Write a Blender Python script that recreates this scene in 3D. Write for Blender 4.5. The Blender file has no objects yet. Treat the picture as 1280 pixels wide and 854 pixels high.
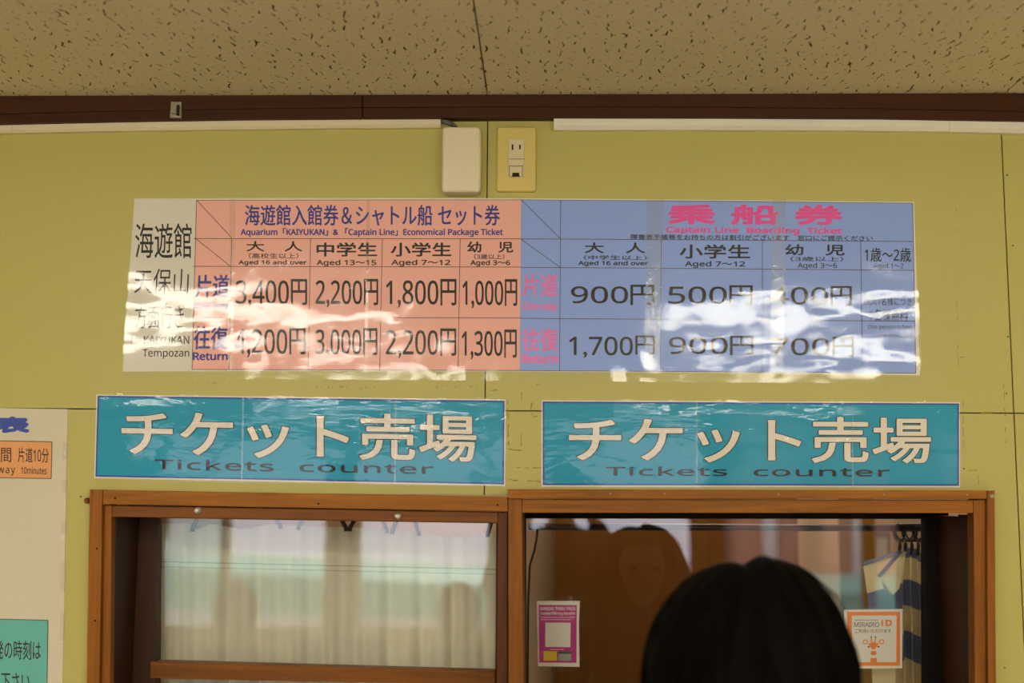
import bpy, bmesh, math, random
from mathutils import Matrix, Vector, noise
random.seed(7)
S = bpy.context.scene
C = S.collection

# ------------------------------------------------------------------ camera
F_PX, PITCH, YAW, ROLL = 1528.0, 0.125, 0.0286, 0.0066
CAM = Vector((0, -2.17, 1.65))
cp, sp, cy, sy, cr, sr = (math.cos(PITCH), math.sin(PITCH), math.cos(YAW), math.sin(YAW), math.cos(ROLL), math.sin(ROLL))
ROT = (Matrix(((cy, -sy, 0), (sy, cy, 0), (0, 0, 1))) @ Matrix(((1, 0, 0), (0, cp, -sp), (0, sp, cp)))
       @ Matrix(((1, 0, 0), (0, 0, -1), (0, 1, 0))) @ Matrix(((cr, -sr, 0), (sr, cr, 0), (0, 0, 1))))
cd = bpy.data.cameras.new('camera')
cam = bpy.data.objects.new('camera', cd)
C.objects.link(cam)
cam.matrix_world = Matrix.Translation(CAM) @ ROT.to_4x4()
cd.sensor_width = 36.0
cd.lens = 36.0 * F_PX / 1280.0
cd.clip_start = 0.02
cd.dof.use_dof = True
cd.dof.focus_distance = 2.2
cd.dof.aperture_fstop = 2.2
S.camera = cam

# ------------------------------------------------------------------ world, exposure
S.view_settings.view_transform = 'Standard'
S.view_settings.look = 'None'
S.view_settings.gamma = 1
S.view_settings.use_curve_mapping = False
S.view_settings.exposure = -0.25
w = bpy.data.worlds.new('world')
S.world = w
w.use_nodes = True
bg = w.node_tree.nodes['Background']
bg.inputs['Color'].default_value = (0.84, 0.82, 0.93, 1)
SKY = 7.0
bg.inputs['Strength'].default_value = SKY
LAMP = 30.0
LAMP_COL = (1.0, 0.95, 0.82)
sd = bpy.data.lights.new('sun', 'SUN')
sd.energy = 7.0
sd.angle = 0.01
sd.color = (1.0, 0.95, 0.84)
sun = bpy.data.objects.new('sun', sd)
C.objects.link(sun)
sun.rotation_euler = (math.radians(52), 0, math.radians(4))
try:
    S.cycles.max_bounces = 10
    S.cycles.transparent_max_bounces = 24
    S.cycles.use_denoising = True
    S.cycles.sample_clamp_indirect = 6
    S.cycles.caustics_reflective = False
    S.cycles.caustics_refractive = False
except Exception:
    pass

# ------------------------------------------------------------------ helpers
def P(px, py, y=0.0):
    """where the line of sight through photo pixel (px, py) meets the upright plane at depth y"""
    d = ROT @ Vector(((px - 640) / F_PX, -(py - 427) / F_PX, -1))
    return CAM + d * ((y - CAM.y) / d.y)

def s2l(c):
    return tuple((v / 12.92 if v <= 0.04045 else ((v + 0.055) / 1.055) ** 2.4) for v in (x / 255 for x in c)) + (1,)

def newmat(name):
    m = bpy.data.materials.new(name)
    m.use_nodes = True
    return m, m.node_tree.nodes, m.node_tree.links, m.node_tree.nodes['Principled BSDF']

def mat(name, rgb, rough=0.6, spec=0.4, var=0.06, scale=12.0, bump=0.0, bscale=60.0, metal=0.0, coat=0.0, trans=0.0):
    m, n, l, b = newmat(name)
    c = s2l(rgb)
    tc = n.new('ShaderNodeTexCoord')
    no = n.new('ShaderNodeTexNoise'); no.inputs['Scale'].default_value = scale; no.inputs['Detail'].default_value = 4
    l.new(tc.outputs['Object'], no.inputs['Vector'])
    mx = n.new('ShaderNodeMix'); mx.data_type = 'RGBA'
    mx.inputs['A'].default_value = tuple(max(0, v * (1 - var)) for v in c[:3]) + (1,)
    mx.inputs['B'].default_value = tuple(min(1, v * (1 + var)) for v in c[:3]) + (1,)
    l.new(no.outputs['Fac'], mx.inputs['Factor'])
    l.new(mx.outputs['Result'], b.inputs['Base Color'])
    b.inputs['Roughness'].default_value = rough
    b.inputs['Specular IOR Level'].default_value = spec
    b.inputs['Metallic'].default_value = metal
    b.inputs['Coat Weight'].default_value = coat
    b.inputs['Coat Roughness'].default_value = 0.12
    if bump:
        n2 = n.new('ShaderNodeTexNoise'); n2.inputs['Scale'].default_value = bscale; n2.inputs['Detail'].default_value = 5
        l.new(tc.outputs['Object'], n2.inputs['Vector'])
        bu = n.new('ShaderNodeBump'); bu.inputs['Strength'].default_value = bump; bu.inputs['Distance'].default_value = 0.004
        l.new(n2.outputs['Fac'], bu.inputs['Height']); l.new(bu.outputs['Normal'], b.inputs['Normal'])
    if trans:
        out = n['Material Output']
        t = n.new('ShaderNodeBsdfTranslucent'); l.new(mx.outputs['Result'], t.inputs['Color'])
        ms = n.new('ShaderNodeMixShader'); ms.inputs[0].default_value = trans
        l.new(b.outputs[0], ms.inputs[1]); l.new(t.outputs[0], ms.inputs[2]); l.new(ms.outputs[0], out.inputs['Surface'])
    return m

def wood(name, rgb, axis='X', rough=0.5, contrast=0.45, coat=0.0):
    m, n, l, b = newmat(name)
    c = s2l(rgb)
    tc = n.new('ShaderNodeTexCoord')
    mp = n.new('ShaderNodeMapping')
    sc = {'X': (1.6, 34, 34), 'Z': (34, 34, 1.6)}[axis]
    mp.inputs['Scale'].default_value = sc
    l.new(tc.outputs['Object'], mp.inputs['Vector'])
    no = n.new('ShaderNodeTexNoise'); no.inputs['Scale'].default_value = 2.2; no.inputs['Detail'].default_value = 8; no.inputs['Roughness'].default_value = 0.65; no.inputs['Distortion'].default_value = 0.8
    l.new(mp.outputs[0], no.inputs['Vector'])
    cr_ = n.new('ShaderNodeValToRGB')
    cr_.color_ramp.elements[0].position = 0.3; cr_.color_ramp.elements[1].position = 0.75
    cr_.color_ramp.elements[0].color = tuple(v * (1 - contrast) for v in c[:3]) + (1,)
    cr_.color_ramp.elements[1].color = tuple(min(1, v * (1 + contrast * 0.5)) for v in c[:3]) + (1,)
    l.new(no.outputs['Fac'], cr_.inputs['Fac']); l.new(cr_.outputs[0], b.inputs['Base Color'])
    b.inputs['Roughness'].default_value = rough
    b.inputs['Specular IOR Level'].default_value = 0.22
    b.inputs['Coat Weight'].default_value = coat; b.inputs['Coat Roughness'].default_value = 0.2
    bu = n.new('ShaderNodeBump'); bu.inputs['Strength'].default_value = 0.15; bu.inputs['Distance'].default_value = 0.002
    l.new(no.outputs['Fac'], bu.inputs['Height']); l.new(bu.outputs[0], b.inputs['Normal'])
    return m

def emit(name, rgb, strength):
    m = bpy.data.materials.new(name); m.use_nodes = True
    n = m.node_tree.nodes; n.clear()
    e = n.new('ShaderNodeEmission'); e.inputs[0].default_value = tuple(rgb) + (1,); e.inputs[1].default_value = strength
    o = n.new('ShaderNodeOutputMaterial'); m.node_tree.links.new(e.outputs[0], o.inputs[0])
    return m

def clear(name, rough=0.0, tint=(1, 1, 1), ior=1.5, haze=0.0, hazecol=(0.8, 0.8, 0.75), bumps=()):
    """clear sheet: Fresnel mix of see-through and mirror; bumps = list of (scale xyz, strength, distance)"""
    m = bpy.data.materials.new(name); m.use_nodes = True
    n = m.node_tree.nodes; l = m.node_tree.links; n.clear()
    o = n.new('ShaderNodeOutputMaterial')
    t = n.new('ShaderNodeBsdfTransparent'); t.inputs[0].default_value = tuple(tint) + (1,)
    g = n.new('ShaderNodeBsdfGlossy'); g.inputs['Roughness'].default_value = rough
    f = n.new('ShaderNodeFresnel'); f.inputs['IOR'].default_value = ior
    prev = None
    tc = n.new('ShaderNodeTexCoord')
    for sc, st, di, det in bumps:
        mp = n.new('ShaderNodeMapping'); mp.inputs['Scale'].default_value = sc
        l.new(tc.outputs['Object'], mp.inputs[0])
        no = n.new('ShaderNodeTexNoise'); no.inputs['Scale'].default_value = 1.0; no.inputs['Detail'].default_value = det
        no.inputs['Distortion'].default_value = 0.6
        l.new(mp.outputs[0], no.inputs['Vector'])
        bu = n.new('ShaderNodeBump'); bu.inputs['Strength'].default_value = st; bu.inputs['Distance'].default_value = di
        l.new(no.outputs['Fac'], bu.inputs['Height'])
        if prev: l.new(prev.outputs[0], bu.inputs['Normal'])
        prev = bu
    if prev:
        l.new(prev.outputs[0], g.inputs['Normal'])
    base = t
    if haze:
        d = n.new('ShaderNodeBsdfDiffuse'); d.inputs[0].default_value = tuple(hazecol) + (1,)
        mh = n.new('ShaderNodeMixShader'); mh.inputs[0].default_value = haze
        l.new(t.outputs[0], mh.inputs[1]); l.new(d.outputs[0], mh.inputs[2]); base = mh
    ms = n.new('ShaderNodeMixShader')
    l.new(f.outputs[0], ms.inputs[0]); l.new(base.outputs[0], ms.inputs[1]); l.new(g.outputs[0], ms.inputs[2])
    l.new(ms.outputs[0], o.inputs['Surface'])
    return m

def link(name, me, mats, parent=None, smooth=False):
    o = bpy.data.objects.new(name, me); C.objects.link(o)
    for m in (mats if isinstance(mats, (list, tuple)) else [mats]):
        me.materials.append(m)
    if smooth:
        for p in me.polygons: p.use_smooth = True
    if parent is not None:
        o.parent = parent
        M = Matrix.Translation(parent.location)
        pp = parent.parent
        while pp is not None:
            M = Matrix.Translation(pp.location) @ M if pp.type == 'EMPTY' else M
            pp = pp.parent
        o.matrix_parent_inverse = M.inverted() if parent.type == 'EMPTY' else Matrix.Identity(4)
    return o

def obj(name, bm, mats, parent=None, smooth=False, recalc=True):
    if recalc: bmesh.ops.recalc_face_normals(bm, faces=bm.faces)
    me = bpy.data.meshes.new(name); bm.to_mesh(me); bm.free()
    return link(name, me, mats, parent, smooth)

def thing(name, label, cat, loc=(0, 0, 0), group=None):
    o = bpy.data.objects.new(name, None); C.objects.link(o); o.location = loc
    o.empty_display_size = 0.05
    tag(o, label, cat, group); return o

def tag(o, label, cat, group=None):
    o['label'] = label; o['category'] = cat
    if group: o['group'] = group
    return o

def struct(name, loc=None, o=None):
    if o is None:
        o = bpy.data.objects.new(name, None); C.objects.link(o); o.location = loc or (0, 0, 0); o.empty_display_size = 0.05
    o['kind'] = 'structure'
    return o

def box(bm, x0, x1, y0, y1, z0, z1, mi=0):
    vs = [bm.verts.new((x, y, z)) for z in (z0, z1) for y in (y0, y1) for x in (x0, x1)]
    for f in ((0, 1, 3, 2), (4, 6, 7, 5), (0, 4, 5, 1), (2, 3, 7, 6), (0, 2, 6, 4), (1, 5, 7, 3)):
        bm.faces.new([vs[i] for i in f]).material_index = mi

def prism(bm, pts, y0, y1, mi=0, bevel=0.0):
    """outline of a board front, given by photo pixels on the plane y0, pushed straight back to y1"""
    w3 = [P(a, b, y0) for a, b in pts]
    prismw(bm, [(v.x, v.z) for v in w3], y0, y1, mi, bevel)

def prismw(bm, xz, y0, y1, mi=0, bevel=0.0):
    fr = [bm.verts.new((x, y0, z)) for x, z in xz]
    bk = [bm.verts.new((x, y1, z)) for x, z in xz]
    ff = bm.faces.new(fr); ff.material_index = mi
    bm.faces.new(list(reversed(bk))).material_index = mi
    k = len(xz)
    for i in range(k):
        bm.faces.new((fr[i], bk[i], bk[(i + 1) % k], fr[(i + 1) % k])).material_index = mi
    if bevel:
        es = list(ff.edges)
        bmesh.ops.bevel(bm, geom=es, offset=bevel, segments=3, profile=0.6, affect='EDGES')

def down(xt, yt, xb, yb, y):
    return xt + (xb - xt) * (y - yt) / (yb - yt)

def tube(bm, pts, r, seg=8, cap=True, mi=0):
    pts = [Vector(p) for p in pts]; rs = r if isinstance(r, (list, tuple)) else [r] * len(pts)
    rings = []; up = None
    for i, p in enumerate(pts):
        t = (pts[min(i + 1, len(pts) - 1)] - pts[max(i - 1, 0)]).normalized()
        if up is None:
            up = Vector((0, 0, 1)) if abs(t.z) < 0.9 else Vector((1, 0, 0))
        a = t.cross(up).normalized(); b = a.cross(t).normalized(); up = b
        rings.append([bm.verts.new(p + (a * math.cos(k * 2 * math.pi / seg) + b * math.sin(k * 2 * math.pi / seg)) * rs[i]) for k in range(seg)])
    for i in range(len(rings) - 1):
        for k in range(seg):
            bm.faces.new((rings[i][k], rings[i][(k + 1) % seg], rings[i + 1][(k + 1) % seg], rings[i + 1][k])).material_index = mi
    if cap:
        bm.faces.new(rings[0][::-1]).material_index = mi; bm.faces.new(rings[-1]).material_index = mi

def lathe(bm, c, prof, seg=20, axis='Y', mi=0):
    """prof: (distance along axis, radius)"""
    rings = []
    for d, r in prof:
        ring = []
        for k in range(seg):
            a = k * 2 * math.pi / seg; u, v = math.cos(a) * r, math.sin(a) * r
            ring.append(bm.verts.new((c[0] + u, c[1] + d, c[2] + v) if axis == 'Y' else (c[0] + u, c[1] + v, c[2] + d)))
        rings.append(ring)
    for i in range(len(rings) - 1):
        for k in range(seg):
            bm.faces.new((rings[i][k], rings[i][(k + 1) % seg], rings[i + 1][(k + 1) % seg], rings[i + 1][k])).material_index = mi
    bm.faces.new(rings[0][::-1]).material_index = mi; bm.faces.new(rings[-1]).material_index = mi

_glyph = {}
def sans(t):
    """plain sans letter shapes for the Latin letters and digits"""
    o = ''
    for c in t:
        if 'A' <= c <= 'Z': o += chr(0x1D5A0 + ord(c) - 65)
        elif 'a' <= c <= 'z': o += chr(0x1D5BA + ord(c) - 97)
        elif '0' <= c <= '9': o += chr(0x1D7E2 + ord(c) - 48)
        else: o += c
    return o
def glyphs(body, off=0.0, res=3, space=1.0):
    key = (body, off, res, space)
    if key not in _glyph:
        cu = bpy.data.curves.new('t', 'FONT'); cu.body = sans(body); cu.offset = off; cu.resolution_u = res; cu.fill_mode = 'FRONT'
        cu.space_character = space
        o = bpy.data.objects.new('t', cu); C.objects.link(o)
        dg = bpy.context.evaluated_depsgraph_get()
        me = bpy.data.meshes.new_from_object(o.evaluated_get(dg))
        vs = [(v.co.x, v.co.y) for v in me.vertices]; fs = [tuple(p.vertices) for p in me.polygons]
        bpy.data.objects.remove(o); bpy.data.curves.remove(cu); bpy.data.meshes.remove(me)
        _glyph[key] = (vs, fs)
    return _glyph[key]

def text(bm, body, x0, y0, x1, y1, y, slope=0.0, lean=0.0, bold=0.0, space=1.0, mi=0, res=3, ring=5):
    """lettering printed on the plane y, filling the photo rectangle x0..x1, y0..y1 (slope = drop per pixel to the right; bold = stroke gain in px)"""
    vs, fs = glyphs(body, 0.0, res, space)
    ax = [v[0] for v in vs]; ay = [v[1] for v in vs]
    a0, a1, b0, b1 = min(ax), max(ax), min(ay), max(ay)
    x0 += bold; x1 -= bold; y0 += bold * 0.8; y1 -= bold * 0.8
    shifts = [(0, 0)] if bold <= 0 else [(bold * math.cos(2 * math.pi * (q + 0.5) / ring), 0.8 * bold * math.sin(2 * math.pi * (q + 0.5) / ring)) for q in range(ring)]
    for qi, (sx, sz) in enumerate(shifts):
        nv = []
        for a, b in vs:
            u = (a - a0) / (a1 - a0); v = (b1 - b) / (b1 - b0)
            px = x0 + u * (x1 - x0) + lean * v * (y1 - y0) + sx; py = y0 + v * (y1 - y0) + slope * u * (x1 - x0) + sz
            nv.append(bm.verts.new(P(px, py, y - qi * 0.000004)))
        for f in fs:
            try: bm.faces.new([nv[i] for i in f]).material_index = mi
            except ValueError: pass

class Letters:
    """each printed block becomes a lettering part of its own"""
    def __init__(s, name, m, parent): s.a = (name, m, parent)
    def __call__(s, *a, **k):
        b = bmesh.new(); text(b, *a, **k); return obj(s.a[0], b, s.a[1], s.a[2], recalc=False)

def patch(bm, pts, y, mi=0):
    bm.faces.new([bm.verts.new(P(a, b, y)) for a, b in pts]).material_index = mi

def stroke(bm, a, b, y, w=0.9, mi=0):
    dx, dy = b[0] - a[0], b[1] - a[1]; L = math.hypot(dx, dy); nx, ny = -dy / L * w / 2, dx / L * w / 2
    patch(bm, [(a[0] + nx, a[1] + ny), (b[0] + nx, b[1] + ny), (b[0] - nx, b[1] - ny), (a[0] - nx, a[1] - ny)], y, mi)

def lerp2(q, u, v):
    """bilinear inside quad q = TL, TR, BR, BL"""
    t = [q[0][k] + (q[1][k] - q[0][k]) * u for k in (0, 1)]; b = [q[3][k] + (q[2][k] - q[3][k]) * u for k in (0, 1)]
    return [t[k] + (b[k] - t[k]) * v for k in (0, 1)]

def film(name, q, y, nx, nz, amp, m, parent, seed=0, fn=None, blisters=()):
    """clear plastic sheet over quad q, with gentle cockling as real relief; blisters = (px, py, rx, ry, height mm)"""
    bm = bmesh.new(); g = []
    for j in range(nz + 1):
        row = []
        for i in range(nx + 1):
            a, b = lerp2(q, i / nx, j / nz); p = P(a, b, y)
            h = amp * (noise.noise(Vector((p.x * 5 + seed, p.z * 9, seed * 1.7))) + 0.35 * noise.noise(Vector((p.x * 16, p.z * 24 + seed, 3))))
            for (bx, by, rx, ry, hh) in blisters:
                d = ((a - bx) / rx) ** 2 + ((b - by) / ry) ** 2
                if d < 9: h += hh * 0.001 * math.exp(-d)
            if fn: h += fn(i / nx, j / nz, p)
            row.append(bm.verts.new((p.x, y - h, p.z)))
        g.append(row)
    lo = max(v.co.y for row in g for v in row)
    for row in g:
        for v in row: v.co.y -= lo - y
    for j in range(nz):
        for i in range(nx):
            bm.faces.new((g[j][i], g[j][i + 1], g[j + 1][i + 1], g[j + 1][i]))
    return obj(name, bm, m, parent, smooth=True, recalc=False)

# ------------------------------------------------------------------ materials
M_wall = mat('olive_yellow_wall_paint', (186, 177, 98), 0.42, 0.3, 0.05, 2.5, 0.04, 220)
M_gap = mat('panel_joint_dark', (52, 44, 22), 0.9)
M_stain = mat('old_tape_residue', (158, 130, 62), 0.8, var=0.3, scale=120)
M_smudge = mat('faint_grime', (176, 160, 98), 0.8, var=0.15, scale=200)
M_ceil = mat('ceiling_board_beige', (224, 211, 182), 0.85, 0.2, 0.03, 3)
M_pit = mat('ceiling_board_pits', (70, 50, 26), 0.95, 0.1)
M_trim = wood('dark_brown_moulding', (68, 32, 4), 'X', 0.6, 0.35, 0.0)
M_duct = mat('ivory_plastic', (226, 212, 178), 0.4, 0.4, 0.03, 8)
M_ductw = mat('white_plastic', (232, 226, 208), 0.4, 0.4, 0.03, 8)
M_plate = mat('yellowed_plastic', (214, 190, 104), 0.35, 0.5, 0.03, 20)
M_cream = mat('cream_plastic', (214, 200, 160), 0.35, 0.5, 0.03, 20)
M_slot = mat('dark_slot', (22, 18, 12), 0.8)
M_cable = mat('grey_cable', (92, 88, 86), 0.5)
M_steel = mat('dull_galvanised_metal', (150, 142, 112), 0.45, 0.5, 0.15, 60, metal=0.5)
M_chrome = mat('bright_screw_metal', (224, 216, 196), 0.3, 0.5, 0.03, 60, metal=0.3)
M_woodX = wood('varnished_wood_level', (158, 96, 12), 'X')
M_woodZ = wood('varnished_wood_upright', (148, 88, 12), 'Z')
M_rev = wood('dark_brown_reveal', (58, 33, 12), 'Z', 0.5, 0.4, 0.0)  # reveal lining in a deeper brown than the casing wood
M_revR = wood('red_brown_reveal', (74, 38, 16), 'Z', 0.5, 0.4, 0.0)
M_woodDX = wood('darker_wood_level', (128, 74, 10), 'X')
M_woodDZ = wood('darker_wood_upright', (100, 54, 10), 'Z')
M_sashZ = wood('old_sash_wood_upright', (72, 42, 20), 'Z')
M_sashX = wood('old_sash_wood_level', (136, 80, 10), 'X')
M_black = mat('dark_metal_sash', (20, 14, 8), 0.6, 0.12)
M_glass = clear('window_glass', 0.0, (0.97, 0.98, 0.97), 1.52)
M_paper = mat('white_paper', (226, 220, 204), 0.6, 0.3, 0.02, 6)
M_cpaper = mat('cream_poster_paper', (214, 206, 180), 0.55, 0.3, 0.03, 5)
M_salmon = mat('salmon_print', (246, 182, 166), 0.6, 0.3, 0.02, 6)
M_blue = mat('periwinkle_print', (144, 172, 240), 0.6, 0.3, 0.02, 6)
M_ink = mat('black_ink', (24, 18, 16), 0.6)
M_navy = mat('violet_blue_ink', (50, 52, 142), 0.6)
M_pink = mat('pink_ink', (238, 122, 192), 0.6)
M_rose = mat('deep_pink_ink', (236, 82, 166), 0.6)
M_grid = mat('thin_line_ink', (74, 60, 62), 0.6)
M_teal = mat('teal_print', (24, 152, 186), 0.6, 0.3, 0.02, 6)
M_bord = mat('royal_blue_ink', (40, 72, 168), 0.6)
M_letter = mat('offwhite_letter_print', (228, 220, 204), 0.6)
M_orange = mat('orange_print', (232, 160, 96), 0.6)
M_mint = mat('sea_green_print', (92, 182, 172), 0.6)
M_mag = mat('magenta_print', (178, 28, 116), 0.55)
M_yel = mat('yellow_print', (222, 190, 30), 0.55)
M_grn = mat('grey_green_print', (150, 156, 128), 0.55)
M_orn = mat('bright_orange_print', (236, 130, 24), 0.55)
M_dgreen = mat('dark_green_print', (40, 84, 60), 0.55)
M_film = clear('crinkled_laminate', 0.075, (1, 1, 1), 1.5, 0.005, bumps=(((14, 14, 22), 0.3, 0.0016, 1), ((60, 60, 46), 0.12, 0.0005, 1)))
M_film2 = clear('smooth_laminate', 0.05, (1, 1, 1), 1.34, 0.005, bumps=(((7, 7, 24), 0.3, 0.0036, 3), ((40, 40, 90), 0.12, 0.0012, 2)))
M_film3 = clear('poster_laminate', 0.10, (1, 1, 1), 1.40, 0.015, bumps=(((12, 12, 12), 0.25, 0.010, 2),))
M_tape = clear('clear_tape', 0.12, (0.98, 0.97, 0.94), 1.5, 0.07, (0.95, 0.92, 0.88), bumps=(((60, 60, 60), 0.2, 0.003, 2),))
M_sheer = mat('sheer_white_cloth', (246, 238, 212), 0.9, 0.1, 0.05, 200, 0.08, 900, trans=0.25)
M_hem = mat('sheer_cloth_hem', (206, 196, 166), 0.9, 0.1, 0.05, 200, trans=0.25)
M_ccream = mat('cream_cotton', (222, 206, 166), 0.9, 0.1, 0.05, 150, trans=0.4)
M_cblue = mat('slate_blue_cotton', (118, 124, 152), 0.9, 0.1, 0.05, 150, trans=0.4)
M_rod = mat('black_rod', (40, 34, 34), 0.35, 0.5)
M_hair = mat('black_hair', (8, 5, 3), 0.75, 0.05, 0.3, 80)
M_skin = mat('skin', (206, 160, 128), 0.55, 0.4, 0.04, 30)
M_jacket = mat('dark_navy_jacket', (34, 34, 44), 0.85, 0.2, 0.1, 90)
M_coat = mat('brown_coat', (74, 58, 46), 0.85, 0.2, 0.1, 90)
M_trouser = mat('charcoal_trousers', (44, 42, 44), 0.9, 0.2, 0.1, 90)
M_shoe = mat('dark_shoe_leather', (30, 26, 24), 0.5)
M_cambody = mat('black_camera_body', (22, 22, 23), 0.5)
M_oback = wood('office_brown_door', (104, 60, 10), 'Z', 0.5, 0.3, 0.0)
M_otan = mat('office_tan_wall', (226, 190, 156), 0.8, 0.2, 0.05, 4)
M_ogold = wood('office_ochre_post', (130, 92, 34), 'Z', 0.5, 0.3, 0.0)
M_floor = mat('grey_vinyl_floor', (206, 196, 176), 0.5, 0.3, 0.08, 5)
M_plaster = mat('room_plaster', (200, 188, 140), 0.8, 0.2, 0.04, 3)
M_tube = emit('lamp_diffuser_glow', LAMP_COL, LAMP)
M_hull = mat('teal_hull_paint', (120, 204, 186), 0.4, 0.4, 0.04, 3)
M_cabin = mat('white_boat_paint', (236, 236, 232), 0.4, 0.4, 0.03, 3)
M_pinkb = mat('pink_tan_render', (206, 160, 140), 0.8, 0.2, 0.06, 1)
M_ground = mat('quay_concrete', (150, 146, 142), 0.9, 0.2, 0.1, 2)

# ------------------------------------------------------------------ the setting: room
ZC = P(700, 123.5).z                       # ceiling height at the front wall
XL, XR, YB, YO = -3.0, 3.2, -6.0, 1.75
SEAM1, SEAM2 = P(608, 330).x, P(1259, 330).x
PW = SEAM2 - SEAM1
ZS = P(655, 513.8).z                       # level joint in the wall boards
HX0, HX1 = P(118, 700).x, P(1239, 700).x   # one rough opening behind both windows
HZ1 = P(660, 619).z
HZ0 = 1.00

bm = bmesh.new()
g = 0.0011
xs = [XL] + [SEAM1 + PW * k for k in range(-3, 4) if XL < SEAM1 + PW * k < XR] + [XR]
for i in range(len(xs) - 1):
    a, b = xs[i] + g, xs[i + 1] - g
    for z0, z1 in ((0, HZ0), (HZ0, HZ1), (HZ1, ZS - g), (ZS + g, ZC)):
        if (z0, z1) == (HZ0, HZ1):
            if a < HX0: box(bm, a, min(b, HX0), 0, 0.02, z0, z1)
            if b > HX1: box(bm, max(a, HX1), b, 0, 0.02, z0, z1)
        else:
            box(bm, a, b, 0, 0.02, z0, z1)
for (a, b, c, d) in ((XL, HX0, 0, ZC), (HX1, XR, 0, ZC), (HX0, HX1, 0, HZ0), (HX0, HX1, HZ1, ZC)):
    box(bm, a, b, 0.0206, 0.10, c, d, 1)
wall = obj('wall_front', bm, [M_wall, M_gap]); struct('', o=wall)

# brown outlines left by old sticky tape, and a few screw holes, on the wall boards
bm = bmesh.new()
def wob(pts, wdt=1.1, n=7, y=-0.0003, gap=0.25, mi=0):
    for (a, b) in zip(pts[:-1], pts[1:]):
        L = math.hypot(b[0] - a[0], b[1] - a[1]); k = max(2, int(L / 5))
        for i in range(k):
            if random.random() < gap: continue
            u0, u1 = i / k, (i + 1) / k
            j = lambda: random.uniform(-0.5, 0.5)
            stroke(bm, (a[0] + (b[0] - a[0]) * u0 + j(), a[1] + (b[1] - a[1]) * u0 + j()), (a[0] + (b[0] - a[0]) * u1 + j(), a[1] + (b[1] - a[1]) * u1 + j()), y, wdt * random.uniform(0.6, 1.6), mi)
wob([(635, 500), (635.5, 562), (651, 563), (652, 540)]); wob([(652, 490), (651, 513)], gap=0.4)
wob([(676, 585), (636, 585), (635.5, 598), (642, 601), (676, 602)])
wob([(667, 504), (664, 504), (664, 513)]); wob([(664, 516), (666, 521), (672, 521)], gap=0.1)
wob([(614, 488), (622, 488)]); wob([(670, 481), (676, 481)])
wob([(1204, 500), (1204, 560)], 0.8, gap=0.5); wob([(1254, 470), (1258, 560)], 0.9, gap=0.5); wob([(1204, 588), (1222, 588), (1224, 606)], gap=0.3)
wob([(1205, 516), (1240, 516)], 1.6, gap=0.5); wob([(1200, 447), (1222, 447)], 0.8, gap=0.4)
wob([(1195, 260), (1194, 300), (1196, 380), (1198, 460)], 2.2, gap=0.72, mi=1); wob([(1160, 261), (1190, 261)], 1.2, gap=0.7, mi=1)
for gx in range(395, 475, 6): wob([(gx, 484 + random.uniform(-2, 2)), (gx + 4, 485)], 2.0, gap=0.4, mi=1)
for gx in range(210, 290, 7): wob([(gx, 479 + random.uniform(-2, 2)), (gx + 4, 480)], 2.0, gap=0.55, mi=1)
for gx in range(545, 600, 7): wob([(gx, 483 + random.uniform(-2, 2)), (gx + 4, 484)], 2.0, gap=0.55, mi=1)
for hx, hy in ((1260, 421), (1259, 219), (1266, 307), (1258, 492), (101, 621), (1205, 586), (1256, 835)):
    pts = [(hx + 1.5 * math.cos(k) * random.uniform(0.5, 1), hy + 1.5 * math.sin(k) * random.uniform(0.5, 1)) for k in range(6)]
    patch(bm, pts, -0.0004, 2)
obj('tape_stain', bm, [M_stain, M_smudge, M_gap], wall, recalc=False)

# ceiling boards with worm-eaten relief
bm = bmesh.new()
ys = [0.02, -0.91 * 1, -0.91 * 2, -0.91 * 3, -0.91 * 4, -0.91 * 5, -0.91 * 6, YB]
for i in range(len(xs) - 1):
    for j in range(len(ys) - 1):
        if ys[j] - ys[j + 1] < 0.01: continue
        box(bm, xs[i] + 0.0012, xs[i + 1] - 0.0012, ys[j + 1] + 0.0006, ys[j] - 0.0006, ZC, ZC + 0.01)
box(bm, XL, XR, YB, YO, ZC + 0.0103, ZC + 0.05, 1)
def ceil_poly(pts, z):
    bm.faces.new([bm.verts.new((a, b, z)) for a, b in pts]).material_index = 1
zz = ZC - 0.0003
def jitter(cell):
    x = -1.7
    while x < 1.75:
        y = -1.25
        while y < -0.02:
            yield x + random.uniform(0, cell * 0.9), min(-0.028, y + random.uniform(0, cell * 0.9)); y += cell
        x += cell
for x, y in jitter(0.0335):
    n = random.choice((2, 2, 3, 3, 4)); wd = random.uniform(0.0008, 0.0014)
    px_, py_ = x, y; L = random.uniform(0.003, 0.0075)
    for s_ in range(n):
        nx_ = px_ + random.uniform(-0.0036, 0.0036); ny_ = py_ - L * random.uniform(0.4, 1.2)
        wv = wd * random.uniform(0.6, 1.3)
        ceil_poly([(px_ - wv, py_ + 0.0012), (px_ + wv, py_ + 0.0012), (nx_ + wv * 0.9, ny_), (nx_ - wv * 0.9, ny_)], zz)
        px_, py_ = nx_, ny_
for x, y in jitter(0.0255):
    a, b = random.uniform(0.0009, 0.0028), random.uniform(0.0007, 0.0015)
    ceil_poly([(x + a * math.cos(t), y + b * math.sin(t)) for t in (0, 1.05, 2.1, 3.14, 4.19, 5.24)], zz)
ceil = obj('ceiling', bm, [M_ceil, M_pit], recalc=False); struct('', o=ceil)

bm = bmesh.new(); box(bm, XL, XR, YB - 0.1, YO, -0.05, 0.0)
struct('', o=obj('floor', bm, M_floor))
bm = bmesh.new(); box(bm, XL - 0.1, XL, YB - 0.1, YO, 0, ZC)
struct('', o=obj('wall_left', bm, M_plaster))
bm = bmesh.new(); box(bm, XR, XR + 0.1, YB - 0.1, YO, 0, ZC)
struct('', o=obj('wall_right', bm, M_plaster))
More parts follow.
